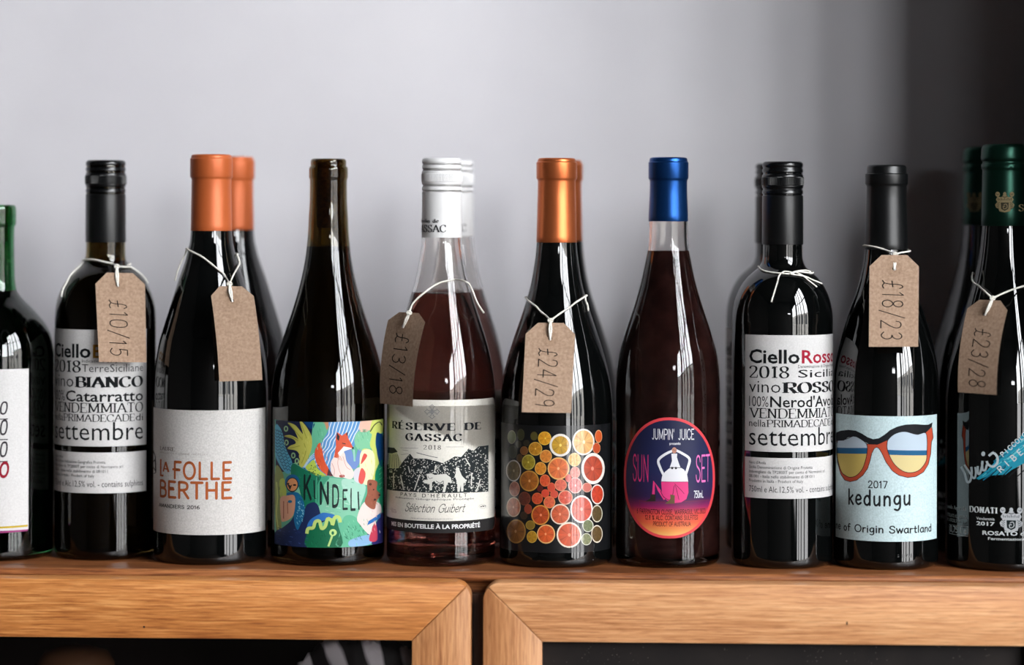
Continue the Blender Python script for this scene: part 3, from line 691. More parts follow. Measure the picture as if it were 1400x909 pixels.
# ---- 3 orange capsule, white label
BUR = [(214, 22), (243, 24), (316, 28), (330, 29.2), (338.6, 31), (350, 33.8), (365, 38.6), (380, 43.8), (398, 49.6), (414, 54.6), (431, 59.8), (448, 65), (464, 69.6), (480, 72.8), (497, 75.3), (515, 76.8), (535, 77.6)]
b3 = Bottle('orange foil bottle in the front row with white label and blank brown tag', 288, 0, BUR, G_BLACK, 764)
b3.capsule(211, 216, 243, 315.5, 28, CAP_ORANGE, 27.6, 28.2)
o = b3.label(209.6, 362, 561, 731.5, PAPER_TEX)
a = Art(b3, 205, 590, 7.576); CU = (176, 92, 48)
a.line([(116,278),(116,446)], 15, CU, 2, False); a.line([(109,444),(144,452)], 20, CU, 2, False); a.line([(142,408),(166,308)], 13, CU, 2, False); a.line([(166,308),(196,414)], 19, CU, 2, False); a.line([(152,378),(186,384)], 14, CU, 2, False)
a.text('FOLLE', 250, 850, 322, 490, CU, 'hand', 1.7, gap=2.2); a.line([(235, 385), (300, 388)], 22, CU, sm=False); a.line([(752, 395), (830, 397)], 20, CU, sm=False)
a.text('BERTHE', 108, 850, 528, 690, CU, 'hand', 1.75, gap=1.9); a.line([(192, 575), (250, 580)], 22, CU, sm=False); a.line([(748, 600), (830, 602)], 20, CU, sm=False)
a.text('AMANDIERS 2016', 100, 515, 758, 792, (50, 48, 46), 'hand', 1.8)
a.text('LAURE', 108, 258, 155, 192, (120, 110, 104), 'serif', 1.8)
a.text('APPELLATION D ORIGINE PROTEGEE', 108, 600, 222, 238, (150, 140, 134), 'hand', .9)
a.line([(40, 190), (62, 270), (30, 330), (66, 410), (36, 430)], 9, (40, 38, 38)); a.line([(60, 280), (66, 400)], 12, (40, 38, 38))
V, F = bfont('PRODUIT DE FRANCE - VIN BIOLOGIQUE - CONTAINS SULPHITES')
mx = max(v[0] for v in V); sA, zA = a.p(1135, 880); h = 560/7.576*b3.s*1.25
a.sh.add([(sA-y*.0022, zA-.008+x*h*1.5/mx) for x, y in V], F, (150, 146, 142), 2)
a.build('lettering', o)

# ---- 4 olive bottle with painted animals
KIN = [(217, 22), (218.5, 24), (222, 24.4), (227.5, 24.4), (228.6, 26.2), (231, 26.6), (243, 26.6), (245, 25.6), (247, 25.3), (270, 25.5), (299, 27), (320, 28), (338.6, 29.8), (352, 31.4), (365, 33.7), (380, 36.8), (398, 41.3), (414, 45.9), (431, 51.2), (448, 57), (464, 62.2), (478, 66.6), (492, 70.4), (510, 74.2), (530, 76.8), (550, 77.8)]
b4 = Bottle('dark olive bottle without capsule and with a painted label of fox and owl', 448, 0, KIN, G_OLIVE, 765, fill=338, wine=WINE_OLIVE, clear=True, cork=(221, 312))
o = b4.label(376, 523, 577, 748.5, PAPER_ART)
a = Art(b4, 370, 560, 8.75)
def PL(pts, col, layer=1, sm=True): a.poly(pts, col, layer, sm)
q = 787
PL([(60,130),(1335,100),(1335,1640),(60,1640)], (96,178,146), 0, False)
PL([(60,120),(520,125),(505,300),(480,500),(380,700),(60,760)], (24,32,66), 1, False)
PL([(400,128),(525,128),(500,230),(440,200)], (8,62,112), 2)
PL([(520,125),(620,125),(665,270),(600,390),(540,440),(500,540),(460,560),(490,300)], (104,186,148), 2)
PL([(610,125),(725,125),(672,245)], (196,138,100), 2, False)
PL([(720,125),(1090,125),(1020,400),(760,700),(740,795),(380,700),(520,520),(600,400),(690,240)], (92,150,205), 3)
for k in range(9):
    x = 720+k*43
    a.line([(x+10,130),(x-20,230),(x-30-k*4,300),(x-90,370),(x-110-k*2,450),(x-170,520),(x-190,600),(x-250+k*6,690)][:8 if k < 6 else 5], 11, (218,232,244), 4)
for k in range(3): a.line([(520,520+k*22),(460,580+k*16),(390+k*10,690)], 7, (200,225,240), 4)
PL([(205,155),(290,180),(360,260),(385,280),(345,128),(400,170),(450,240),(490,330),(490,450),(450,570),(380,690),(340,650),(350,560),(310,490),(205,465),(240,425),(300,400),(270,350),(165,315),(230,300),(305,330),(330,350),(280,240)], (198,196,92), 4)
for c in (((215,160),(300,260),(380,360)),((355,150),(400,260),(430,340)),((170,315),(260,330),(330,370)),((210,460),(290,445),(350,430)),((400,400),(420,500),(370,640))): a.line(list(c), 9, (158,160,66), 5)
for x, y in ((185,225),(190,390),(272,545),(315,612)): a.ell(x, y, 27, 36, (150,190,140), 4, 14); a.ell(x, y, 12, 20, (30,44,74), 5, 10)
PL([(60,190),(110,205),(150,300),(165,400),(200,500),(250,600),(265,700),(215,765),(150,720),(90,620),(60,520)], (88,178,210), 4)
for k in range(13):
    y = 235+k*38; x0 = 62+max(0, k-7)*18; x1 = min(255, 140+k*11)
    n = 6; a.line([(x0+(x1-x0)*i/n, y+(14 if i % 2 else -8)+i*5) for i in range(n+1)], 7, (26,66,104), 5)
PL([(60,690),(140,740),(160,850),(115,1100),(135,1400),(95,1465),(60,1300)], (140,154,84), 5)
PL([(110,850),(170,830),(190,1010),(125,1050)], (186,204,88), 6)
a.line([(75,860),(85,1050),(75,1250),(100,1430)], 14, (196,208,110), 6)
PL([(265,640),(420,720),(640,800),(900,835),(1120,890),(1085,1100),(1040,1300),(820,1330),(600,1300),(420,1200),(250,950)], (128,196,164), 5)
PL([(265,640),(420,720),(600,790),(560,900),(560,1100),(480,1180),(400,1150),(330,900),(250,800)], (24,118,88), 6)
PL([(560,785),(700,810),(640,900),(620,1100),(540,1150),(540,900)], (70,160,126), 6)
PL([(860,830),(1120,890),(1090,1090),(1000,1200),(880,1000)], (168,214,194), 6)
PL([(520,600),(560,700),(660,790),(540,785),(420,700),(460,640)], (184,208,84), 6)
for k in range(26): a.dot(450+random.random()*130, 660+random.random()*100+0, 5, (40,60,40), 7)
PL([(595,400),(540,460),(528,560),(570,680),(640,760),(735,795),(690,700),(640,600)], (222,88,50), 7)
PL([(690,700),(748,797),(672,785)], (78,46,56), 8, False)
PL([(830,480),(775,540),(715,640),(740,790),(870,815),(965,830),(990,760),(960,690),(905,620),(880,520)], (240,220,212), 7)
for c in (((810,560),(800,650),(830,760),(870,800)),((730,640),(760,720),(755,790)),((860,560),(900,680),(950,720))): a.line(list(c), 7, (214,160,150), 8)
a.ell(850, 795, 35, 18, (170,80,70), 8, 10)
PL([(880,490),(960,480),(1000,610),(1040,480),(1082,490),(1070,600),(1010,710),(940,680),(890,590)], (112,142,200), 6)
PL(ell(1110,370,115,135), (132,200,160), 6, False); a.line([(990,480),(1000,620)], 22, (150,205,190), 8)
PL([(790,268),(850,310),(915,265),(922,340),(980,450),(960,475),(880,490),(800,580),(755,570),(778,440),(775,330)], (212,82,48), 8, False)
PL([(870,440),(975,462),(880,495),(820,560),(800,520)], (246,238,232), 9, False)
PL([(787,272),(822,320),(812,375),(786,350)], (36,24,28), 9, False); PL([(905,275),(915,265),(920,320),(900,300)], (50,30,34), 9, False)
a.line([(850,400),(892,412)], 10, (36,24,26), 10, False); a.dot(978, 460, 13, (30,24,28), 10)
for k in range(3): a.line([(790+k*10,560-k*20),(810+k*20,600+k*5)], 6, (226,150,120), 9)
PL([(1080,125),(1215,118),(1175,250),(1060,260)], (240,196,176), 6)
PL([(1215,118),(1325,100),(1335,260),(1310,290),(1300,400),(1270,280),(1245,420),(1290,560),(1290,640),(1250,800),(1210,880),(1130,880),(1120,700),(1060,640),(1090,480),(1185,480),(1225,520),(1180,420),(1205,300),(1180,270)], (206,216,112), 7)
PL([(1080,500),(1215,500),(1240,700),(1180,890),(1090,870),(1060,700)], (240,234,190), 8)
PL([(990,740),(1060,690),(1110,760),(1080,880),(1000,850)], (214,212,220), 7)
PL([(1115,525),(1148,560),(1075,655),(1090,570)], (216,80,74), 9); PL([(1080,700),(1130,770),(1095,890),(1045,850)], (222,92,84), 9)
a.line([(1185,265),(1230,190),(1290,150),(1325,190)], 12, (20,24,30), 9)
PL([(1262,280),(1300,290),(1335,330),(1335,660),(1290,640),(1250,400)], (8,62,116), 9)
PL([(1300,630),(1335,660),(1335,1180),(1290,1080),(1240,800)], (20,132,96), 9)
for k in range(5): a.line([(1290,720+k*60),(1325,690+k*60)], 6, (120,200,150), 10, False)
PL([(60,1460),(140,1410),(240,1330),(300,1240),(400,1190),(440,1130),(520,1105),(570,1150),(600,1250),(650,1330),(480,1400),(440,1460),(440,1640),(60,1640)], (28,44,86), 7)
PL([(440,1380),(480,1310),(560,1260),(640,1230),(770,1265),(700,1310),(540,1350),(450,1420)], (46,112,184), 8)
a.ell(262, 868, 88, 98, (24,100,150), 8); PL([(190,1000),(330,990),(400,1110),(405,1250),(360,1370),(320,1435),(280,1300),(290,1100)], (24,108,156), 8)
a.ell(262, 895, 72, 88, (24,26,32), 9); a.ell(262, 893, 62, 76, (228,156,104), 10)
PL([(195,870),(235,960),(262,890),(240,905)], (40,26,26), 11, False); a.ell(290, 898, 22, 11, (36,24,26), 11, 10); a.ell(215, 880, 14, 9, (36,24,26), 11, 10)
PL([(120,1055),(200,1025),(290,1030),(290,1200),(250,1290),(160,1335),(130,1300)], (222,164,132), 9); a.ell(235, 1095, 26, 18, (30,110,150), 10, 12); a.line([(160,1090),(160,1300)], 10, (150,88,66), 10, False); a.line([(205,1100),(210,1240)], 8, (150,88,66), 10, False)
for k in range(34): x = 310+random.random()*85; y = 1080+random.random()*280; a.line([(x,y),(x+10,y+16)], 6, (150,214,232), 10, False)
PL([(430,1500),(450,1440),(520,1400),(560,1350),(600,1430),(660,1400),(690,1330),(740,1380),(780,1310),(810,1400),(840,1640),(440,1640)], (14,104,70), 8)
a.line([(435,1480),(450,1420),(510,1410),(535,1340),(585,1335),(610,1420),(655,1390),(680,1305),(725,1325),(740,1375),(765,1290),(815,1290),(830,1350)], 40, (190,218,120), 9)
a.line([(690,1635),(728,1530),(742,1480)], 24, (184,222,136), 10); a.ell(745,1470,45,42,(190,226,140),10,16); a.ell(742,1475,16,22,(14,104,70),11,10)
PL([(800,1640),(820,1500),(860,1310),(920,1262),(1000,1280),(1060,1350),(1160,1500),(1180,1640)], (96,182,144), 8)
for k in range(36): x = 880+random.random()*230; y = 1340+random.random()*200; a.line([(x,y),(x+12,y+20)], 6, (24,110,84), 9, False)
PL([(950,1560),(1180,1500),(1190,1610),(955,1640)], (140,182,220), 9)
PL([(1150,1480),(1215,1400),(1260,1350),(1335,1240),(1335,1600),(1180,1600)], (44,42,104), 8)
PL([(1130,1100),(1290,1120),(1315,1250),(1220,1380),(1180,1500),(1060,1370),(1030,1310),(1060,1200)], (238,218,212), 10)
PL([(1150,860),(1200,838),(1270,870),(1260,960),(1305,1020),(1260,1100),(1240,1190),(1180,1180),(1120,1110),(1150,1000)], (158,94,74), 11)
PL([(1310,1230),(1310,1290),(1150,1385),(1165,1335)], (46,110,180), 11, False); PL([(1250,1350),(1270,1560),(1175,1570),(1200,1450)], (196,66,88), 11)
for x, y, r in ((1185,895,16),(1225,960,9),(1295,1025,14),(1240,1080,14)): a.dot(x, y, r, (44,28,28), 12)
rk = random.Random(11)
for x0_, x1_, y0_, y1_, n_, cols_, dx_, dy_ in ((70,430,1400,1600,30,((44,66,120),(18,30,70),(60,90,150)),40,14), (300,520,680,1100,26,((40,140,104),(16,92,68)),34,22), (620,1060,860,1230,44,((150,210,184),(110,184,152),(190,226,208)),50,16),
        (520,640,200,520,14,((130,204,168),(80,160,124)),6,50), (330,480,250,600,20,((216,212,110),(176,176,76)),8,46), (1030,1180,260,480,16,((150,214,180),(110,184,146)),12,40), (1110,1260,520,860,16,((226,226,150),(206,206,190)),10,44), (460,800,1440,1620,24,((24,126,88),(8,84,56)),10,40), (840,1150,1300,1600,26,((120,200,164),(80,160,128)),12,44), (540,690,440,760,12,((236,120,76),(200,72,40)),12,46), (70,140,750,1400,12,((160,176,96),(120,136,70)),4,60), (1180,1310,1130,1450,12,((226,190,184),(246,232,226)),10,36), (1160,1290,880,1120,12,((176,112,88),(134,76,58)),8,30)):
    for _ in range(n_):
        x, y = rk.uniform(x0_, x1_), rk.uniform(y0_, y1_)
        a.line([(x, y), (x+dx_*rk.uniform(.5, 1), y+dy_*rk.uniform(.5, 1))], rk.uniform(3, 8), rk.choice(cols_), 12 if x > 1100 and y > 880 else 9.5, False)
LT = (16,34,34)
for ch, x0, x1, y0, y1 in (('K',398,492,5,275),('I',508,542,55,280),('N',588,696,88,332),('D',735,816,125,368),('E',858,920,177,400),('L',952,1012,165,410),('I',1036,1056,195,412)):
    if ch == 'I': a.line([((x0+x1)/2-5, y0+q),((x0+x1)/2+5, y1+q)], 15, LT, 13, False)
    else: a.text(ch, x0, x1, y0+q, y1+q, LT, 'hand', 1.7 if ch in 'KND' else 1.3, layer=13)
a.build('illustration', o, INK_SATIN, clip=True)

# ---- 5 rose bottle
GAS = [(219, 24), (222, 26), (326, 27.2), (340, 28.4), (350, 30), (358, 31.4), (370, 33.6), (385, 37), (398, 40.6), (414, 45.4), (431, 51), (448, 56.4), (464, 61.2), (480, 65.4), (497, 69), (515, 71.8), (535, 73.6), (555, 74.5)]
b5 = Bottle('clear rose bottle with white screw cap, cream engraved label and price tag at its left', 603, 0, GAS, G_CLEAR, 765, fill=401, wine=WINE_ROSE, clear=True)
b5.screwcap(216, 324.5, 27.3, CAP_WHITE)
a = Art(b5, 560, 205, 6.73, r=27.4*b5.s)
a.text('Moulin de', 58, 262, 635, 668, (30,30,32), 'serif', 1.8, s0=-1.55*27.4*b5.s); a.text('GASSAC', 40, 330, 690, 755, (34,34,36), 'serif', 1.6, s0=-1.75*27.4*b5.s)
a.build('lettering', [c for c in b5.root.children if c.name.startswith('cap_sleeve')][0], off=.0003)
o = b5.label(0, 675.6, 546.8, 728.8, PAPER_CREAM, corner=11, th0=-86)
a = Art(b5, 525, 540, 9.03); K = (26,28,32)
sl, sr = b5.lab[0], b5.lab[1]
zz = lambda v: b5.px(603, 540+v/9.03)[1]
c = 11*b5.s; zs_ = zz(1556); zb_ = b5.lab[2]
a.sh.poly([(sl, zs_), (sl, zb_+c)]+[(sl+c-c*math.cos(k*PI/12), zb_+c-c*math.sin(k*PI/12)) for k in range(1, 7)]+[(sr-c+c*math.sin(k*PI/12), zb_+c-c*math.cos(k*PI/12)) for k in range(0, 7)]+[(sr, zs_)], (40,38,38), 1)
a.text('MIS EN BOUTEILLE À LA PROPRIÉTÉ', 96, 1182, 1600, 1650, (236,236,236), 'b', .03)
a.text('RÉSERVE DE', 98, 1190, 350, 436, K, 'serif', 2.6, gap=3)
a.text('GASSAC', 262, 962, 482, 568, K, 'serif', 2.6, gap=3)
a.text('2018', 485, 700, 620, 672, K, 'serif', 1.3, gap=4)
for k in range(4):
    an = k*PI/2
    R_ = lambda x, y: (590+x*math.cos(an)-y*math.sin(an), 205+x*math.sin(an)+y*math.cos(an))
    a.line([R_(8,8),R_(14,50),R_(40,62),R_(18,70),R_(0,92),R_(-18,70),R_(-40,62),R_(-14,50),R_(-8,8)], 7, (140,142,146), 2, False)
    a.line([R_(0,0),R_(0,34)], 5, (150,152,156), 2, False)
hill = [(38,860),(130,835),(210,850),(320,722),(365,780),(520,785),(650,815),(720,840),(800,800),(870,758),(950,765),(1040,660),(1100,690),(1160,635),(1285,620),(1285,1192),(1000,1205),(600,1208),(300,1190),(38,1160)]
a.poly(hill, (38,44,46), 1)
rr = random.Random(4)
def inhill(x, y):
    n = len(hill); c = False
    for i in range(n):
        (x1, y1), (x2, y2) = hill[i-1], hill[i]
        if (y1 > y) != (y2 > y) and x < (x2-x1)*(y-y1)/(y2-y1)+x1: c = not c
    return c
PPR = (222,220,212)
k = 0
while k < 620:
    x, y = rr.uniform(42, 1280), rr.uniform(640, 1200)
    if not inhill(x, y): continue
    k += 1; t = rr.random()
    if t < .75:
        an = rr.uniform(0, PI); l = rr.uniform(8, 26)
        a.line([(x, y), (x+l*.5*math.cos(an)+5, y+l*.5*math.sin(an)), (x+l*math.cos(an), y+l*math.sin(an))], rr.uniform(4, 8), PPR, 2, False)
    else: a.ell(x, y, rr.uniform(5, 11), rr.uniform(4, 8), PPR, 2, 6)
for c in (((205,990),(245,1170)),((440,980),(375,1175)),((640,860),(620,960)),((1185,1040),(1140,1190)),((1080,960),(1075,1120)),((300,880),(320,960)),((120,960),(120,1140)),((1000,780),(1060,880)),((720,780),(740,850))): a.line(list(c), 13, PPR, 3, False)
a.poly([(520,975),(580,965),(625,985),(760,972),(820,1015),(838,1085),(790,1078),(770,1118),(752,1198),(720,1198),(742,1098),(640,1090),(620,1060),(592,1078),(592,1172),(562,1176),(560,1098),(500,1088),(480,1055),(540,1045)], PPR, 4)
a.line([(640,1060),(690,1085),(730,1060),(720,1120),(680,1110)], 7, (50,54,56), 5); a.line([(540,1000),(560,1030),(600,1020)], 6, (50,54,56), 5)
a.poly([(890,940),(930,930),(960,1000),(1020,1060),(980,1090),(975,1190),(950,1190),(945,1110),(930,1195),(905,1195),(900,1080),(870,1000)], PPR, 4)
a.ell(905, 915, 24, 24, PPR, 4, 10)
a.poly([(60,700),(160,705),(220,840),(180,900),(60,900)], (206,204,170), 3); a.poly([(50,640),(130,650),(170,700),(100,720),(45,710)], (44,46,46), 4)  # figure's yellow-green tint is the next bottle's reflection, put into the ink
for k in range(5): a.line([(80+k*22,730),(70+k*30,890)], 6, (60,62,58), 4, False)
for c in (((200,650),(420,655)),((220,675),(300,685)),((760,640),(980,640)),((210,735),(300,722)),((400,710),(660,775))): a.line(list(c), 4 if c[0][0] != 400 else 9, (120,122,124), 2, False)
a.text("PAYS D'HÉRAULT", 205, 1022, 1222, 1262, K, 'hand', 1.5, gap=5)
a.text('Indication Géographique Protégée', 145, 1110, 1276, 1298, (110,110,112), 'b', .01)
a.text('Sélection Guibert', 262, 1005, 1345, 1448, K, 'hand', .85, gap=.6, slant=.42)
a.text('MIS EN BOUTEILLE PAR SAS MOULIN DE GASSAC', 335, 850, 1522, 1537, (120,120,122), 'b', 0)
a.line(ell(1215,1375,45,24,16)+[(1260,1375)], 3, (130,150,140), 2, False); a.text('vin', 1180, 1250, 1362, 1382, K, 'b', .03)
a.text('12,5% vol.', 80, 150, 1395, 1420, (160,140,150), 'b', 0); a.text('750 ml', 90, 155, 1425, 1450, (160,140,150), 'b', 0)
a.build('lettering', o)

# ---- 6 copper capsule, citrus label
FRU = [(218, 22), (245, 24), (331, 27.4), (348.5, 28.8), (362, 30.6), (385, 34.6), (404.6, 39.4), (418, 43.6), (431, 47.8), (448, 53.6), (464, 59), (480, 64), (497, 68.6), (512, 72), (530, 75), (550, 76.8), (565, 77.4)]
b6 = Bottle('copper foil bottle in the front row with black label of citrus slices and price tag', 760, 0, FRU, G_BLACK, 766)
b6.root['cut'] = 1; del b6.root['cut']
b6.capsule(216, 221, 245, 331.5, 26.8, CAP_COPPER, 26.2, 27.6)
o = b6.label(685, 834, 582, 756, PAPER_BLACK)
a = Art(b6, 685, 570, 9.093); Q = 818
WH, PK, OR, AM, OL = (238,232,224), (226,140,130), (216,98,44), (214,146,34), (160,150,50)
fruits = [(132,250,52,85,(112,122,84),(150,150,120)),(245,220,45,72,(66,66,36),(80,80,52)),(408,238,45,55,(92,84,36),(90,80,40)),(540,265,82,85,(222,154,34),(236,186,70)),(735,350,135,142,(196,150,36),WH),(1020,310,138,165,(232,176,108),WH),(1207,240,45,80,(204,86,36),(226,168,120)),(1182,385,48,68,(188,74,34),(206,140,100)),
(145,435,55,85,(58,56,44),(70,68,50)),(215,340,35,45,(54,50,34),(60,56,40)),(315,325,40,40,(50,46,32),(54,50,34)),(285,420,50,55,(134,84,40),(150,104,60)),(425,395,85,85,(198,136,36),(222,180,84)),(555,488,75,80,(216,130,50),(232,178,96)),(340,562,83,95,(166,146,40),(206,190,96)),(230,510,40,50,(90,64,34),(96,70,40)),(490,640,72,80,(222,140,44),(236,180,90)),
(155,668,93,135,(112,92,56),(206,196,190)),(350,795,120,130,(168,98,34),(206,150,64)),(712,640,135,140,(222,112,58),(236,178,104)),(910,530,78,85,(230,184,110),(238,206,150)),(1140,640,145,195,(184,74,50),WH),(918,690,62,72,(222,134,120),(230,160,144)),(545,790,65,75,(216,84,46),(226,130,80)),(835,760,40,50,(210,80,66),(216,100,80)),(740,845,75,75,(222,104,80),(232,150,110)),(920,850,88,100,(220,120,116),(234,190,180)),(168,895,65,95,(170,96,76),(206,150,124)),(1065,875,60,60,(206,110,96),(226,180,160)),(625,875,50,60,(212,76,52),(222,110,70)),(1193,960,80,125,(200,66,40),WH),(485,890,38,42,(90,30,26),(100,40,30)),
(292,1015,75,85,(104,48,34),(130,70,46)),(450,1013,68,72,(204,76,44),(220,116,64)),(550,950,50,52,(214,72,50),(222,100,64)),(660,960,50,50,(212,80,60),(220,110,70)),(798,1000,90,90,(216,84,60),(232,168,140)),(600,1060,72,75,(220,100,66),(230,150,90)),(157,1120,88,125,(196,118,90),(222,190,160)),(337,1145,48,60,(150,62,40),(170,84,56)),(285,1225,45,50,(60,42,26),(66,48,30)),(490,1218,113,125,(180,74,34),(220,150,64)),(735,1208,122,128,(204,92,54),(238,216,196)),(998,1145,140,172,(206,90,72),(240,232,230)),(1190,1200,68,108,(92,76,44),(222,216,196)),
(190,1422,118,150,(140,90,40),(176,132,66)),(365,1345,58,58,(140,112,40),(180,150,60)),(385,1490,65,75,(186,138,36),(216,178,80)),(560,1455,113,120,(214,92,44),(238,186,120)),(845,1465,155,160,(206,84,46),(240,226,206)),(1078,1350,68,80,(120,128,92),(224,224,210)),(1060,1518,65,75,(130,134,96),(220,220,206)),(1190,1452,70,110,(100,78,44),(232,218,200))]
for i, (x, y, rx, ry, c1, c2) in enumerate(fruits):
    wr = random.Random(i)
    rm = .80 if c2 is WH and i in (4, 21) else .88
    a.ell(x, y, rx, ry, c2, 1, 26); a.ell(x, y, rx*rm, ry*rm, c1, 2, 26)
    if rx > 60:
        d1 = tuple(int(v*.86) for v in c1); d2 = tuple(min(255, int(v*1.1)) for v in c1)
        n = 10
        for k in range(n):
            an = 2*PI*(k+wr.random()*.3)/n; w = .1
            a.poly([(x+rx*.1*math.cos(an), y+ry*.1*math.sin(an)), (x+rx*rm*.92*math.cos(an-w), y+ry*rm*.92*math.sin(an-w)), (x+rx*rm*.92*math.cos(an+w), y+ry*rm*.92*math.sin(an+w))], d2 if k % 2 else d1, 3)
        if rx > 80: a.ell(x+wr.uniform(-8, 8), y, rx*.12, ry*.14, tuple(min(255, v+70) for v in c1), 4, 7)
a.build('illustration', o, INK_GLOSS)

# ---- 7 blue capsule, oval label
SUN_ = [(217, 22), (244, 23), (303, 26.6), (320, 27), (335, 27.8), (343.6, 28.8), (360, 32), (385, 37.4), (402, 42), (418, 46.8), (431, 51), (448, 56.6), (464, 61.4), (480, 65.6), (497, 68.4), (515, 70), (535, 70.8)]
b7 = Bottle('blue foil bottle of murky dark wine with an oval sunset coloured label', 912.8, 0, SUN_, G_CLEAR, 767, fill=344, wine=WINE_CLOUDY, clear=True, cork=(222, 300))
b7.capsule(215, 221, 245, 302.5, 26.4, CAP_BLUE, 26, 27.2)
sh = Sheet(); a = Art(b7)
def sell(fx, fy, n=60):
    out = []
    for k in range(n):
        t = 2*PI*k/n; c_, s_ = math.cos(t), math.sin(t); e = .9
        out.append((914.9+fx*math.copysign(abs(c_)**e, c_), 653.3+fy*math.copysign(abs(s_)**e, s_)))
    return out
outer = sell(62, 82.8); inner = sell(59, 79)
sh.poly([b7.px(*p) for p in outer], (226, 70, 78)); o = sh.build('label', INK_SATIN, b7.wrap(.00012), b7.root)
o['label'] = 'oval label with red rim'
stops = [(570, (28,32,66)), (640, (36,40,82)), (676, (52,34,78)), (690, (150,34,92)), (698, (214,70,70)), (712, (228,98,64)), (726, (236,160,86)), (736, (240,200,120))]
y = 573.0
while y < 734:
    y2 = y+1.6; pp = clip_y(clip_y(inner, y, True), y2, False)
    for (ya, ca), (yb, cb) in zip(stops, stops[1:]):
        if ya <= y <= yb: t = (y-ya)/(yb-ya); cc = tuple(ca[i]+(cb[i]-ca[i])*t for i in range(3))
    if len(pp) > 2: a.poly(pp, cc, 1)
    y = y2
a.ox, a.oy, a.k = 845, 560, 10
WT, PKK = (232,232,238), (228,60,130)
a.text("JUMPIN'", 462, 762, 268, 405, WT, 'hand', 1.1, gap=.8); a.text('JUICE', 820, 1036, 268, 405, WT, 'hand', 1.1, gap=.9)
a.text('presents', 700, 850, 445, 478, WT, 'hand', 1.6, gap=.6)
a.text('SUN', 203, 412, 625, 975, PKK, 'hand', .85, gap=.9); a.text('SET', 1058, 1250, 625, 975, (232,120,190), 'hand', .85, gap=.9)
a.line([(745,560),(640,610),(550,690),(572,790),(625,900)], 34, WT, 2); a.line([(790,555),(880,600),(972,672),(950,790),(915,900)], 34, WT, 2)
a.poly([(725,600),(805,600),(800,650),(830,740),(850,790),(900,820),(940,890),(955,985),(588,985),(600,910),(640,850),(700,800),(735,700)], WT, 3)
a.ell(765, 555, 34, 42, (196,140,120), 4, 12); a.line([(745,545),(785,560)], 5, (80,50,50), 5)
a.line([(698,800),(720,788),(850,792),(865,785)], 9, (30,28,34), 5, False); a.ell(737,797,17,17,(30,28,34),5,10); a.ell(787,797,17,17,(30,28,34),5,10)
a.poly([(588,980),(952,980),(958,1130),(930,1220),(860,1265),(760,1277),(660,1235),(600,1140)], PKK, 4)
a.line([(640,1225),(560,1100),(492,985),(482,1160)], 38, PKK, 4, False); a.line([(745,1165),(775,1030),(830,1230)], 8, (90,20,60), 5); a.line([(770,1010),(870,1110),(900,1150)], 7, (90,20,60), 5); a.line([(580,1110),(620,1190),(700,1240)], 8, (60,20,50), 5)
a.line([(590,985),(950,985)], 6, (110,24,70), 5, False)
a.poly([(450,1155),(512,1160),(512,1250),(375,1255),(440,1215)], (50,40,36), 6); a.poly([(710,1158),(772,1170),(772,1282),(636,1285),(690,1245),(715,1215)], (104,84,54), 6)
a.line([(290,1240),(400,1262),(640,1262)], 6, (120,40,50), 4); a.line([(900,1252),(1230,1232)], 5, (130,50,60), 4); a.line([(290,1240),(300,1330)], 5, (130,50,60), 4)
a.text('750mL', 1032, 1162, 1108, 1198, WT, 'hand', 1.5, gap=.8)
BR = (44,14,12)
a.text('6 FARRINGTON CLOSE, WARRAGUL VIC.3820', 258, 1190, 1368, 1430, BR, 'hand', 1.6, gap=1.3)
a.text('12.8 % ALC. CONTAINS SULFITES', 368, 1088, 1450, 1508, BR, 'hand', 1.6, gap=1.3)
a.text('PRODUCT OF AUSTRALIA', 478, 990, 1535, 1592, BR, 'hand', 1.6, gap=1.3)
a.build('illustration', o, INK_SATIN)

# ---- 9 black capsule, sunglasses label
KED = [(228, 22), (252, 24), (340, 29), (352, 30), (365, 32.2), (382, 35.8), (398, 40.2), (414, 46), (431, 52.2), (448, 57.4), (464, 61.8), (480, 65.6), (497, 68.6), (515, 70.4), (535, 71)]
b9 = Bottle('black foil bottle with pale blue label of drawn sunglasses and price tag', 1211, 0, KED, G_BLACK, 768)
b9.capsule(225.6, 237, 252.5, 341, 28, CAP_BLACKM, 26.8, 29.4)
o = b9.label(1143, 1279.5, 569, 740.5, PAPER_BLUE)
a = Art(b9, 1135, 560, 9.333); q = 840; DK = (26,28,32)
outl = [(86,400),(86,560),(105,700),(140,830),(190,905),(260,925),(340,905),(420,840),(480,750),(510,650),(530,560),(560,500),(590,480),(620,495),(660,560),(710,670),(790,780),(870,835),(980,862),(1080,850),(1180,790),(1240,690),(1270,560),(1280,400),(1302,350),(1285,210),(1200,290),(900,330),(730,385),(600,445),(470,440),(250,400)]
a.poly(outl, (200,82,54), 1); a.line(outl+[outl[0]], 8, (44,26,28), 2, False)
l1 = smooth([(100,400),(200,385),(290,345),(350,355),(465,440),(470,560),(440,690),(400,780),(330,850),(250,868),(190,840),(150,800),(110,680),(92,560),(100,400)], 3)
l2 = smooth([(740,380),(800,320),(880,285),(960,278),(1040,300),(1110,312),(1205,290),(1225,400),(1222,540),(1215,640),(1170,720),(1110,775),(1020,800),(920,780),(820,700),(760,600),(725,500),(725,420),(740,380)], 3)
for L_, ya, yb in ((l1, 490, 565), (l2, 512, 575)):
    pts = L_[:-1]
    a.poly(pts, (196,212,226), 3); a.poly(clip_y(clip_y(pts, ya, True), yb, False), (38,98,140), 4); a.poly(clip_y(pts, yb, True), (216,190,104) if L_ is l1 else (226,208,150), 4); a.line(L_, 8, (44,26,28), 5, False)
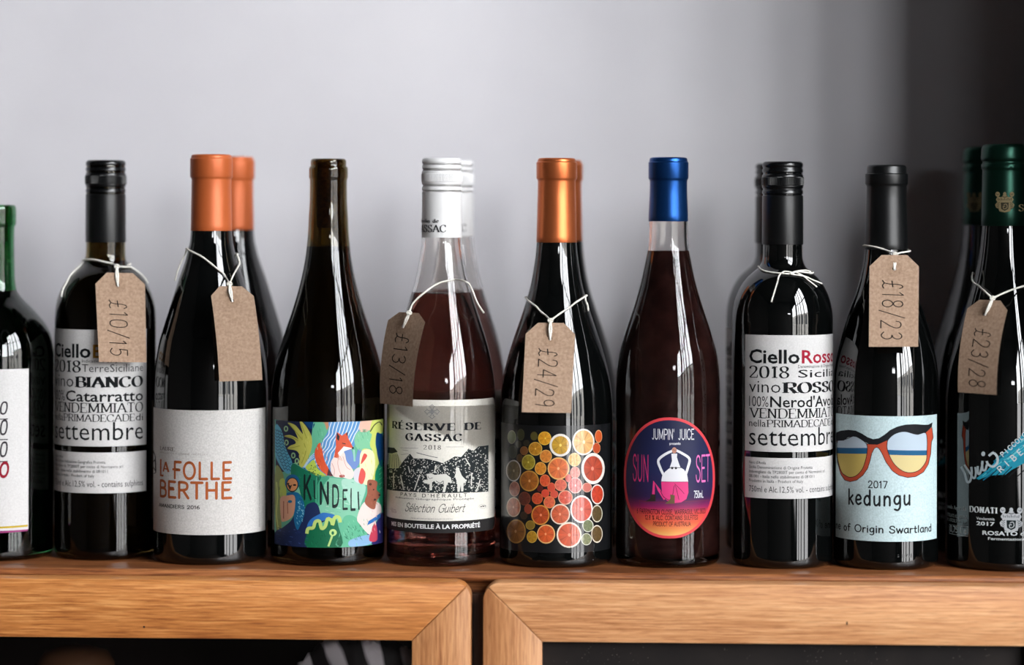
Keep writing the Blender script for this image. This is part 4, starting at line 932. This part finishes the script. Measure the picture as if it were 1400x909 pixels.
a.poly([(80,300),(140,275),(240,262),(330,272),(410,310),(480,355),(550,378),(620,365),(690,320),(760,260),(850,215),(950,188),(1070,180),(1180,187),(1240,185),(1290,155),(1285,205),(1200,285),(1110,312),(1040,300),(960,278),(880,285),(800,320),(730,385),(660,420),(600,442),(500,442),(430,405),(350,355),(290,345),(230,360),(180,400),(80,405)], DK, 6)
a.text('2017', 482, 732, 75+q, 160+q, DK, 'hand', 1.5, gap=1.6)
a.text('kedungu', 236, 1018, 205+q, 390+q, DK, 'hand', 1.5, gap=1.9, wob=.3, rise=.02)
a.text('Wine of Origin Swartland', 80, 1280, 645+q, 735+q, DK, 'hand', 1.6, gap=1.3, wob=.3, s0=math.radians(-86)*b9.R)
a.build('lettering', o, clip=True)

# ---- 10 green foil bottle with painted lettering
DON = [(199, 24), (203, 26), (228, 27.6), (236, 28.2), (308, 30.2), (325, 31.6), (345, 34), (365, 37.6), (385, 42.4), (405, 48), (425, 54), (445, 60), (465, 66), (485, 71), (505, 75), (525, 77.6), (545, 79)]
b10 = Bottle('green foil bottle with blue and white painted lettering at the right frame edge, front one', 1372, .002, DON, G_BLACK, 769)
b10.capmesh('capsule', [(197, 25), (197.6, 27.5), (199.5, 29.5), (203, 31), (216, 31.8), (219, 31.4), (221, 29.6), (223, 29.6), (225, 31.2), (230, 31.3), (232, 29.8), (234, 29.6), (240, 30), (290, 30.8), (308, 31.2), (308.6, 30.8)], CAP_GREEN)
GOLD = (150,134,98)
def crest(a, cx, cy, k, col, dk, L=2):
    a.poly([(cx+k*x, cy+k*y) for x, y in ((-45,-60),(-90,-70),(-115,-30),(-95,0),(-125,40),(-110,80),(-80,90),(-70,125),(0,140),(70,125),(80,90),(110,80),(125,40),(95,0),(115,-30),(90,-70),(45,-60),(20,-90),(-20,-90))], col, L)
    for sx in (-1, 1): a.ell(cx+sx*k*92, cy-k*100, 30*k, 34*k, col, L, 10)
    a.ell(cx, cy-105*k, 22*k, 26*k, col, L, 10)
    a.poly([(cx-52*k, cy+10*k), (cx+52*k, cy+10*k), (cx+46*k, cy+95*k), (cx, cy+120*k), (cx-46*k, cy+95*k)], dk, L+1)
    a.line([(cx-15*k, cy+40*k), (cx+20*k, cy+30*k), (cx+30*k, cy+75*k), (cx-10*k, cy+95*k), (cx-20*k, cy+60*k), (cx+5*k, cy+60*k)], 9*k, col, L+2)
    for i in range(9): a.line([(cx+k*(-90+i*22), cy-50*k+k*12*(i % 2)), (cx+k*(-80+i*20), cy-20*k)], 7*k, dk, L+1, False)
    for sx in (-1, 1):
        for j in range(4): a.line([(cx+sx*k*(66+j*3), cy+k*(8+j*24)), (cx+sx*k*(84+j*2), cy+k*(22+j*24)), (cx+sx*k*104, cy+k*(10+j*22))], 7*k, dk, L+1, False)
        a.line([(cx+sx*k*78, cy-k*104), (cx+sx*k*96, cy-k*92), (cx+sx*k*108, cy-k*110)], 7*k, dk, L+1, False)
    a.line([(cx-40*k, cy-74*k), (cx, cy-60*k), (cx+40*k, cy-74*k)], 8*k, dk, L+1, False)
a = Art(b10, 1330, 190, 6.99, r=31.2*b10.s); crest(a, 298, 600, .72, GOLD, (60,56,40)); a.text('Sig.', 425, 520, 625, 690, GOLD, 'serif', 1.8)
a.build('lettering', [c for c in b10.root.children if c.name.startswith('capsule')][0], off=.0002)
a = Art(b10, 1290, 570, 8.264); q = 826; WH2 = (214,220,222)
a.poly([(370,700),(500,600),(620,460),(760,330),(900,180),(1030,60),(1160,0),(1180,150),(1060,330),(900,520),(760,600),(700,650),(520,665),(400,715)], (30,150,176), 1)
rb = random.Random(3)
for k in range(26):
    x, y = rb.uniform(420, 1050), 0; y = 690-(x-400)*.85+rb.uniform(-70, 110)
    a.line([(x, y), (x+120, y-95)], rb.uniform(6, 16), rb.choice([(60,184,204), (16,110,140), (110,205,216)]), 2, False)
for x in (520, 580, 650, 730, 820): a.line([(x, 680), (x+120, 560)], 10, (6,16,20), 3, False)
a.line([(205,572),(245,650),(270,738),(305,730),(322,640),(318,570)], 26, (176,190,196), 4); a.line([(240,548),(290,620),(345,700),(368,650),(362,570)], 22, (176,190,196), 4); a.line([(390,560),(392,640),(415,640),(440,540),(440,500)], 24, (176,190,196), 4); a.line([(436,520),(445,600),(475,600),(490,540)], 24, (176,190,196), 4); a.ell(450,420,22,28,(190,200,204),4,10)
a.line([(512,445),(560,408),(605,450),(606,520),(560,562),(505,540),(490,500)], 26, (190,200,204), 5)
def along(txt, x0, y0, dx, dy, h, wt, adv):
    l = math.hypot(dx, dy); ux, uy = dx/l, dy/l
    for i, ch in enumerate(txt):
        V, F = sfont(ch, 'hand', wt); w = float(G[ch].split('|')[0])
        V = [((x-w/2)*h/10, (y-5)*h/10) for x, y in V]
        a.sh.add([a.p(x0+ux*adv*i+x*ux+y*uy, y0+uy*adv*i+x*uy-y*ux) for x, y in V], F, WH2, 6)
along('PICCOLO', 665, 422, 230, -215, 50, 1.9, 55); along('RIBELLE', 640, 590, 240, -215, 66, 1.9, 96)
a.text('DONATI', 295, 610, 197+q, 262+q, WH2, 'serif', 2.8, gap=3)
a.text('Azienda Agricola', 0, 262, 190+q, 232+q, (150,156,156), 'serif', 1.8, s0=-1.35*b10.R, xt=160)
a.text('IMBOTTIGLIATO ALL ORIGINE', 0, 270, 290+q, 325+q, (150,156,156), 'hand', 1.5, s0=-1.35*b10.R, xt=160); a.text('DAL VITICOLTORE', 60, 212, 345+q, 378+q, (150,156,156), 'hand', 1.5, s0=-1.3*b10.R, xt=160)
a.line([(75,400+q),(280,420+q),(280,532+q),(75,500+q),(75,400+q)], 5, (170,176,176), 2, False); a.text('0,75 l e', 82, 262, 430+q, 495+q, (190,196,196), 'hand', 1.5, xt=180)
a.text('Vendemmia', 375, 578, 312+q, 343+q, WH2, 'b', .01); a.text('2017', 375, 580, 364+q, 405+q, WH2, 'b', .03)
crest(a, 762, 330+q, 1.02, (196,200,204), (20,34,36))
a.text("ROSATO dell'Emilia", 442, 1190, 468+q, 512+q, WH2, 'b', .03); a.text('Fermentazione in Bottiglia', 505, 1180, 537+q, 566+q, WH2, 'b', .02)
a.build('painted_lettering', b10.root, off=.00008)

# ---- raised marks round the foot of some bottles
for b, x0, x1, y, txt in ((b9, 1216, 1268, 762, "DRA61 0750"), (b10, 1362, 1420, 764, "D10:M19e"), (b2, 120, 132, 754, "::"), (b7, 957, 972, 760, "75cl"), (b5, 580, 606, 757, "0750")):
    a = Art(b); a.text(txt, x0, x1, y-5, y, (20, 20, 20), 'b', .02); 
    a.sh.build('embossing', b.body.data.materials[0], b.wrap(.0004), b.root)

# ---- back row: the same bottles again, behind and a little to the right
def behind(b, cx, py, Y, label, rot=0, drop=()):
    r = copy_tree(b.root); p = at_y(cx, py, Y); r.location = (p.x, p.y, 0)
    dx, dy = CP.x-p.x, CP.y-p.y; r.rotation_euler.z = math.atan2(dx, -dy)+math.radians(rot)
    r['label'] = label; return r
behind(b3, 319.5, 560, .088, 'blurred orange foil bottle standing behind the one with the blank tag', 15)
behind(b5, 620.5, 560, .086, 'rose bottle with white screw cap standing behind the front rose bottle', 25)
behind(b6, 769.5, 560, .088, 'copper foil bottle standing almost hidden behind the citrus label bottle', 20)
behind(b8, 1059, 560, .086, 'blurred black screw cap bottle behind the one with the string bow', -62)
behind(b10, 1345, 560, .092, 'blurred dark green foil bottle behind the front one at the right edge', -28)

# ================================================================= price tags and strings
def tag(label, b, quad, dc, tilt, yaw, bow, hole, txt, path, tail=(), ring=None, font_col=None, tpos=(.30, .93, .26, .62)):
    """quad: TL TR BR BL in pixels; dc: distance of the card centre in front of the bottle axis; tilt/yaw: slope of depth along v/u (m)"""
    q = [Vector(p) for p in quad]
    hv = Vector(hole)
    def loc(u, v, l=0.0):
        x = (q[0]*(1-u)+q[1]*u)*(1-v)+(q[3]*(1-u)+q[2]*u)*v
        x = Vector((x[0]+bow*4*v*(1-v), x[1]))
        d = b.dep-(dc+tilt*(v-.4)+yaw*(u-.5)+abs(bow)*.0006*4*v*(1-v))-l
        return P(x[0], x[1], d)
    w = (q[1]-q[0]).length; h = (q[3]-q[0]).length; asp = h/w
    # hole position in (u, v)
    best = min(((( (q[0]*(1-u/40)+q[1]*(u/40))*(1-v/80)+(q[3]*(1-u/40)+q[2]*(u/40))*(v/80) - hv).length, u/40, v/80) for u in range(41) for v in range(30)))
    hu, hvv = best[1], best[2]
    def clear_(p, e):
        r_ = math.hypot(p.x-b.pos.x, p.y-b.pos.y); return r_-(b.rc(p.z) if p.z > .01 else b.R)-e
    for _ in range(60):
        if min(clear_(loc(i/6, j/12, -.0002), .0014) for i in range(7) for j in range(13)) > 0: break
        dc += .0005
    root = empty('price_tag', loc(hu, hvv)); mark(root, label, 'tag', 'brown price tags hanging on the bottles')
    inv = lambda p: p-root.location
    bm = bmesh.new()
    cu, cv = .24, .24/asp*.95
    out = [(cu, 0), (1-cu, 0), (1, cv), (1, 1), (0, 1), (0, cv)]
    hr = 2.6/w
    def edge_loop(pts):
        vs = [bm.verts.new((x, y, 0)) for x, y in pts]; return [bm.edges.new((vs[i-1], vs[i])) for i in range(len(vs))]
    es = edge_loop(out)+edge_loop([(hu+hr*math.cos(2*PI*k/14), hvv+hr/asp*math.sin(2*PI*k/14)) for k in range(14)])
    bmesh.ops.triangle_fill(bm, edges=es, use_beauty=True)
    for k in range(1, 16): bmesh.ops.bisect_plane(bm, geom=bm.verts[:]+bm.edges[:]+bm.faces[:], plane_co=(0, k/16, 0), plane_no=(0, 1, 0))
    r = bmesh.ops.extrude_face_region(bm, geom=bm.faces[:])
    for v in r['geom']:
        if isinstance(v, bmesh.types.BMVert): v.co.z = .0005
    for v in bm.verts: v.co = inv(loc(v.co.x, v.co.y, v.co.z))
    bmesh.ops.recalc_face_normals(bm, faces=bm.faces[:])
    meshobj('card', bm, KRAFT, root, smooth=True, sharp=35)
    bm = bmesh.new(); n = 28; R1 = 10.5/w; rg = []
    for rr_, l in ((hr*1.25, .0005), (hr*1.25, .00075), (R1, .00075), (R1, .0005)):
        rg.append([bm.verts.new(inv(loc(hu+rr_*math.cos(2*PI*k/n), hvv+rr_/asp*math.sin(2*PI*k/n), l))) for k in range(n)])
    for a_, b_ in zip(rg, rg[1:]):
        for k in range(n): bm.faces.new((a_[k], a_[(k+1) % n], b_[(k+1) % n], b_[k]))
    bmesh.ops.recalc_face_normals(bm, faces=bm.faces[:])
    meshobj('reinforcement_ring', bm, KRAFT_RING, root, smooth=True, sharp=30)
    if txt:
        V, F = sfont(txt, 'hand', .62, gap=2.0, wob=.5, slant=.06)
        mx = max(v[0] for v in V); v0, v1, u0, u1 = tpos
        bm = bmesh.new(); vs = [bm.verts.new(inv(loc(u0+(u1-u0)*y/10, v0+(v1-v0)*x/mx, .00058))) for x, y in V]
        for f in F:
            try: bm.faces.new([vs[i] for i in f])
            except ValueError: pass
        meshobj('handwriting', bm, INK_PEN, root)
    # string
    bm = bmesh.new(); r = .0007
    def surf(px, py, extra=.0009):
        sA, z = b.px(px, py); th = sA/b.R; rr = b.rc(z)+extra
        w_ = b.pos+Vector((math.sin(b.root.rotation_euler.z+th), -math.cos(b.root.rotation_euler.z+th), 0))*rr; w_.z = z; return w_
    def resolve(pt):
        if len(pt) == 2: return surf(*pt)
        return P(pt[0], pt[1], b.dep-pt[2])
    for seg in path:
        pts = [resolve(p) if not isinstance(p, Vector) else p for p in seg]
        pts = [Vector(p) for p in smooth([tuple(p) for p in pts], 5)]
        for p in pts:
            c_ = clear_(p, .0015)
            if c_ < 0:
                d_ = Vector((p.x-b.pos.x, p.y-b.pos.y, 0)).normalized(); p += d_*(-c_)
        tube(bm, [inv(p) for p in pts], r)
    hw = loc(hu, hvv, .001)
    for (dx, dy) in ((-.9, 0), (.9, 0)):
        k = resolve(path[0][-1]) if tail == () else resolve(tail)
        m_ = (k+hw)/2+Vector((dx*.0008, -.0015, 0))
        tube(bm, [inv(p) for p in [Vector(x) for x in smooth([tuple(k), tuple(m_), tuple(hw), tuple(loc(hu, hvv+.01, .0002))], 4)]], r*1.15)
    # knot
    kp = resolve(path[0][-1]) if tail == () else resolve(tail)
    for k in range(3):
        c = kp+Vector(((k-1)*.0006, -.0006, .0003*(k % 2)))
        pts = [c+Vector((.0011*math.cos(t), -.0004*math.sin(2*t), .0011*math.sin(t))) for t in [2*PI*j/9 for j in range(10)]]
        tube(bm, [inv(p) for p in pts], r*.9)
    # back half of the loop round the neck
    if ring:
        (xa, ya), (xb, yb) = ring; A = surf(xa, ya); B_ = surf(xb, yb); pts = []
        ta = math.atan2(A.y-b.pos.y, A.x-b.pos.x); tb = math.atan2(B_.y-b.pos.y, B_.x-b.pos.x)
        if ta < 0: ta += 2*PI
        if tb < -PI/2: tb += 2*PI
        if tb > ta: ta += 2*PI
        for j in range(17):
            t = ta+(tb-ta)*j/16; z = A.z+(B_.z-A.z)*j/16; rr = b.rc(z)+.0015
            pts.append(Vector((b.pos.x+rr*math.cos(t), b.pos.y+rr*math.sin(t), z)))
        tube(bm, [inv(p) for p in pts], r)
    meshobj('string', bm, STRING, root, smooth=True)
    return root
mm = .001
R2 = b2.R
tag('price tag with faint handwriting hanging on the leftmost typographic bottle', b2, [(129.7,372.3),(198,373.6),(200.3,495.4),(135.3,494.7)], R2+.0005, .014, -.006, 0, (161.7,390), '£10/15',
    [[(117,355),(128,354.6),(142,357.8),(152,360.5),(160,364,R2-.006)], [(175,365),(167,364.8),(160,364,R2-.006)], [(117,355),(113.9,360),(103,371),(94,384.8),(89,394),(86.5,405.3)], [(175,365),(184.8,371.6),(192,378),(198,387.5)]],
    ring=((117,355),(171,362)))
R3 = b3.R
tag('blank brown tag hanging on the white label orange foil bottle', b3, [(286.3,391),(344.9,391.5),(358.8,519.5),(299.8,521.5)], .058*1.0, .020, 0, 2, (316,410.5), None,
    [[(257.7,339.3),(275,350),(292,364),(306,378),(313.8,388,.050)], [(320.4,348.5),(323.7,361.7),(319,376,.046),(313.8,388,.050)], [(257.7,339.3),(254,346,.006),(249.4,355,.006),(243,370,.006),(239.5,384,.006)]],
    ring=((257.7,339.3),(320.4,348.5)))
tag('dark shaded price tag at the left shoulder of the front rose bottle', b5, [(533.5,426),(585,428.5),(564.4,556),(519.8,551.3)], .040, .010, .030, -5, (554,446), '£13/18',
    [[(661.4,427.5,.020),(652.5,413.7,.026),(643.6,392,.026),(636.6,385,.030),(618.8,382),(599,387),(583,397.8,.040),(565.3,413.7,.042),(559.4,427.5,.044)]],
    ring=None, tpos=(.22, .88, .30, .68))
tag('price tag 24/29 in front of the citrus label bottle', b6, [(719.3,441),(787,441.5),(780.8,564.5),(713.3,563.5)], .0545, .020, 0, 0, (752.5,462.4), '£24/29',
    [[(721,407),(733,418),(745,430),(752.5,438,.048)], [(797,404),(785,413),(768,426),(752.5,438,.048)], [(797,404),(797.5,411),(803.7,417.8,.010),(803,425,.012)]],
    ring=((721,407),(797,404)), tpos=(.28, .93, .28, .66))
tag('price tag 18/23 hanging straight on the sunglasses bottle', b9, [(1189,348.5),(1256.5,348.5),(1255.4,474),(1187.8,474)], .038, .018, 0, 0, (1222.4,366.7), '£18/23',
    [[(1184,335.3),(1197,337.5),(1209.2,341.3),(1224,347.5,.026)], [(1243.5,343),(1232,344.6),(1224,347.5,.026)]],
    ring=((1184,335.3),(1243.5,343)), tpos=(.27, .92, .26, .68))
tag('dark price tag 23/28 hanging on the front green foil bottle at the right edge', b10, [(1326,409),(1381,411.5),(1362.7,539.9),(1309.6,536)], .052, .020, .022, -5, (1349,429), '£23/28',
    [[(1331.8,373),(1331.4,380),(1338.3,389.8),(1346,398,.045),(1357,407.6,.050)], [(1412,388),(1398.7,391.4,.046),(1379,397.7,.048),(1357,407.6,.050)]],
    ring=((1331.8,373),(1412,388)), tpos=(.30, .93, .30, .72))
# the string bow
root = empty('string_bow', b8.pos+Vector((0, 0, b8.zy(372)))); mark(root, 'white string tied round the neck of the red word label bottle', 'string')
bm = bmesh.new()
def sf(b, px, py, e=.0009):
    sA, z = b.px(px, py); th = sA/b.R+b.root.rotation_euler.z; rr = b.rc(z)+e
    return Vector((b.pos.x+rr*math.sin(th), b.pos.y-rr*math.cos(th), z))-root.location
for seg in ([(1034.6,364),(1042,368.5),(1051,371.6),(1067.5,373.5),(1080,374),(1089,371),(1107,373.5)], [(1084,373),(1072,371),(1065,376),(1062.5,384.8),(1058,400),(1054.3,412.8)], [(1107,373.5),(1100,369.5),(1088,370.5),(1079,374),(1090,376),(1098.8,378),(1110,383),(1120.3,387.5)], [(1084,371),(1094,376),(1105.4,384.8),(1113.7,392)]):
    tube(bm, smooth([tuple(sf(b8, *p, .0009+.0006*(i % 2))) for i, p in enumerate(seg)], 5), .00062)
A, B_ = sf(b8, 1034.6, 364)+root.location, sf(b8, 1107, 373.5)+root.location
ta = math.atan2(A.y-b8.pos.y, A.x-b8.pos.x) % (2*PI); tb = math.atan2(B_.y-b8.pos.y, B_.x-b8.pos.x)
if ta > 3*PI/2+.3: ta -= 2*PI
pts = []
if ta < PI: ta += 0
for j in range(17):
    t = ta+(tb-ta)*j/16; z = A.z+(B_.z-A.z)*j/16; rr = b8.rc(z)+.0009
    pts.append(Vector((b8.pos.x+rr*math.cos(t), b8.pos.y+rr*math.sin(t), z))-root.location)
tube(bm, pts, .0006)
meshobj('string', bm, STRING, root, smooth=True)

# ================================================================= things behind the left door's glass
def cabz(px, py, Y): return at_y(px, py, Y)
p = at_y(104, 884, .0)
jr = empty('jar', (p.x, .0, -.25)); mark(jr, 'dark jar with a brown rounded lid behind the left door glass', 'jar')
bm = bmesh.new(); H = p.z+.25
lathe(bm, [(0, 0), (0, .03), (.004, .034), (H-.05, .034), (H-.035, .028), (H-.03, 0)], 48); meshobj('glass', bm, G_WARM, jr, smooth=True, sharp=50)
bm = bmesh.new(); lathe(bm, [(H-.034, .027), (H-.03, .029), (H-.012, .029), (H-.004, .024), (H, .012), (H, 0)], 48); meshobj('lid', bm, mat('brown_lid', (120, 84, 58), .5), jr, smooth=True, sharp=60)
boxobj('cabinet_shelf', (-1.02, xg-.011, -.055, .19, -.262, -.25), W_CARC)['category'] = 'shelf'
bpy.data.objects['cabinet_shelf']['label'] = 'dark shelf inside the cabinet behind the left door'
p = at_y(490, 866, -.047)
cl = empty('reflection_stand_in', (p.x, -.047, -.25)); CH = p.z+.25; mark(cl, 'black and white streaked shape standing in for a reflection in the left door glass', 'stand-in')  # added shape, stands in for a black and white reflection in the pane
bm = bmesh.new(); bmesh.ops.create_uvsphere(bm, u_segments=64, v_segments=40, radius=1)
for v in bm.verts:
    x, y, z = v.co
    f = 1+.10*math.sin(7*x+4*z)+.07*math.sin(11*z-5*x+2)
    v.co = Vector((x*.055*f, y*.016*f, math.copysign(abs(z)**.45, z)*(1+.02*math.sin(60*x))))
mn = min(v.co.z for v in bm.verts); mxz = max(v.co.z for v in bm.verts)
for v in bm.verts: v.co.z = (v.co.z-mn)/(mxz-mn)*CH
cm = mat('streaked_reflection', rough=.6); N, L, B = nodes(cm)
tc = N.new('ShaderNodeTexCoord'); mp = N.new('ShaderNodeMapping'); mp.inputs['Rotation'].default_value = (0, .7, 0); mp.inputs['Scale'].default_value = (1, 1, .35)
wv = N.new('ShaderNodeTexWave'); wv.inputs['Scale'].default_value = 15; wv.inputs['Distortion'].default_value = 7; wv.inputs['Detail'].default_value = 3
cr = N.new('ShaderNodeValToRGB'); cr.color_ramp.elements[0].position = .45; cr.color_ramp.elements[0].color = (.004, .004, .005, 1); cr.color_ramp.elements[1].position = .75; cr.color_ramp.elements[1].color = (.85, .85, .88, 1)
L.new(tc.outputs['Object'], mp.inputs[0]); L.new(mp.outputs[0], wv.inputs[0]); L.new(wv.outputs[0], cr.inputs[0]); L.new(cr.outputs[0], B.inputs['Base Color'])
meshobj('swirl_shape', bm, cm, cl, smooth=True)
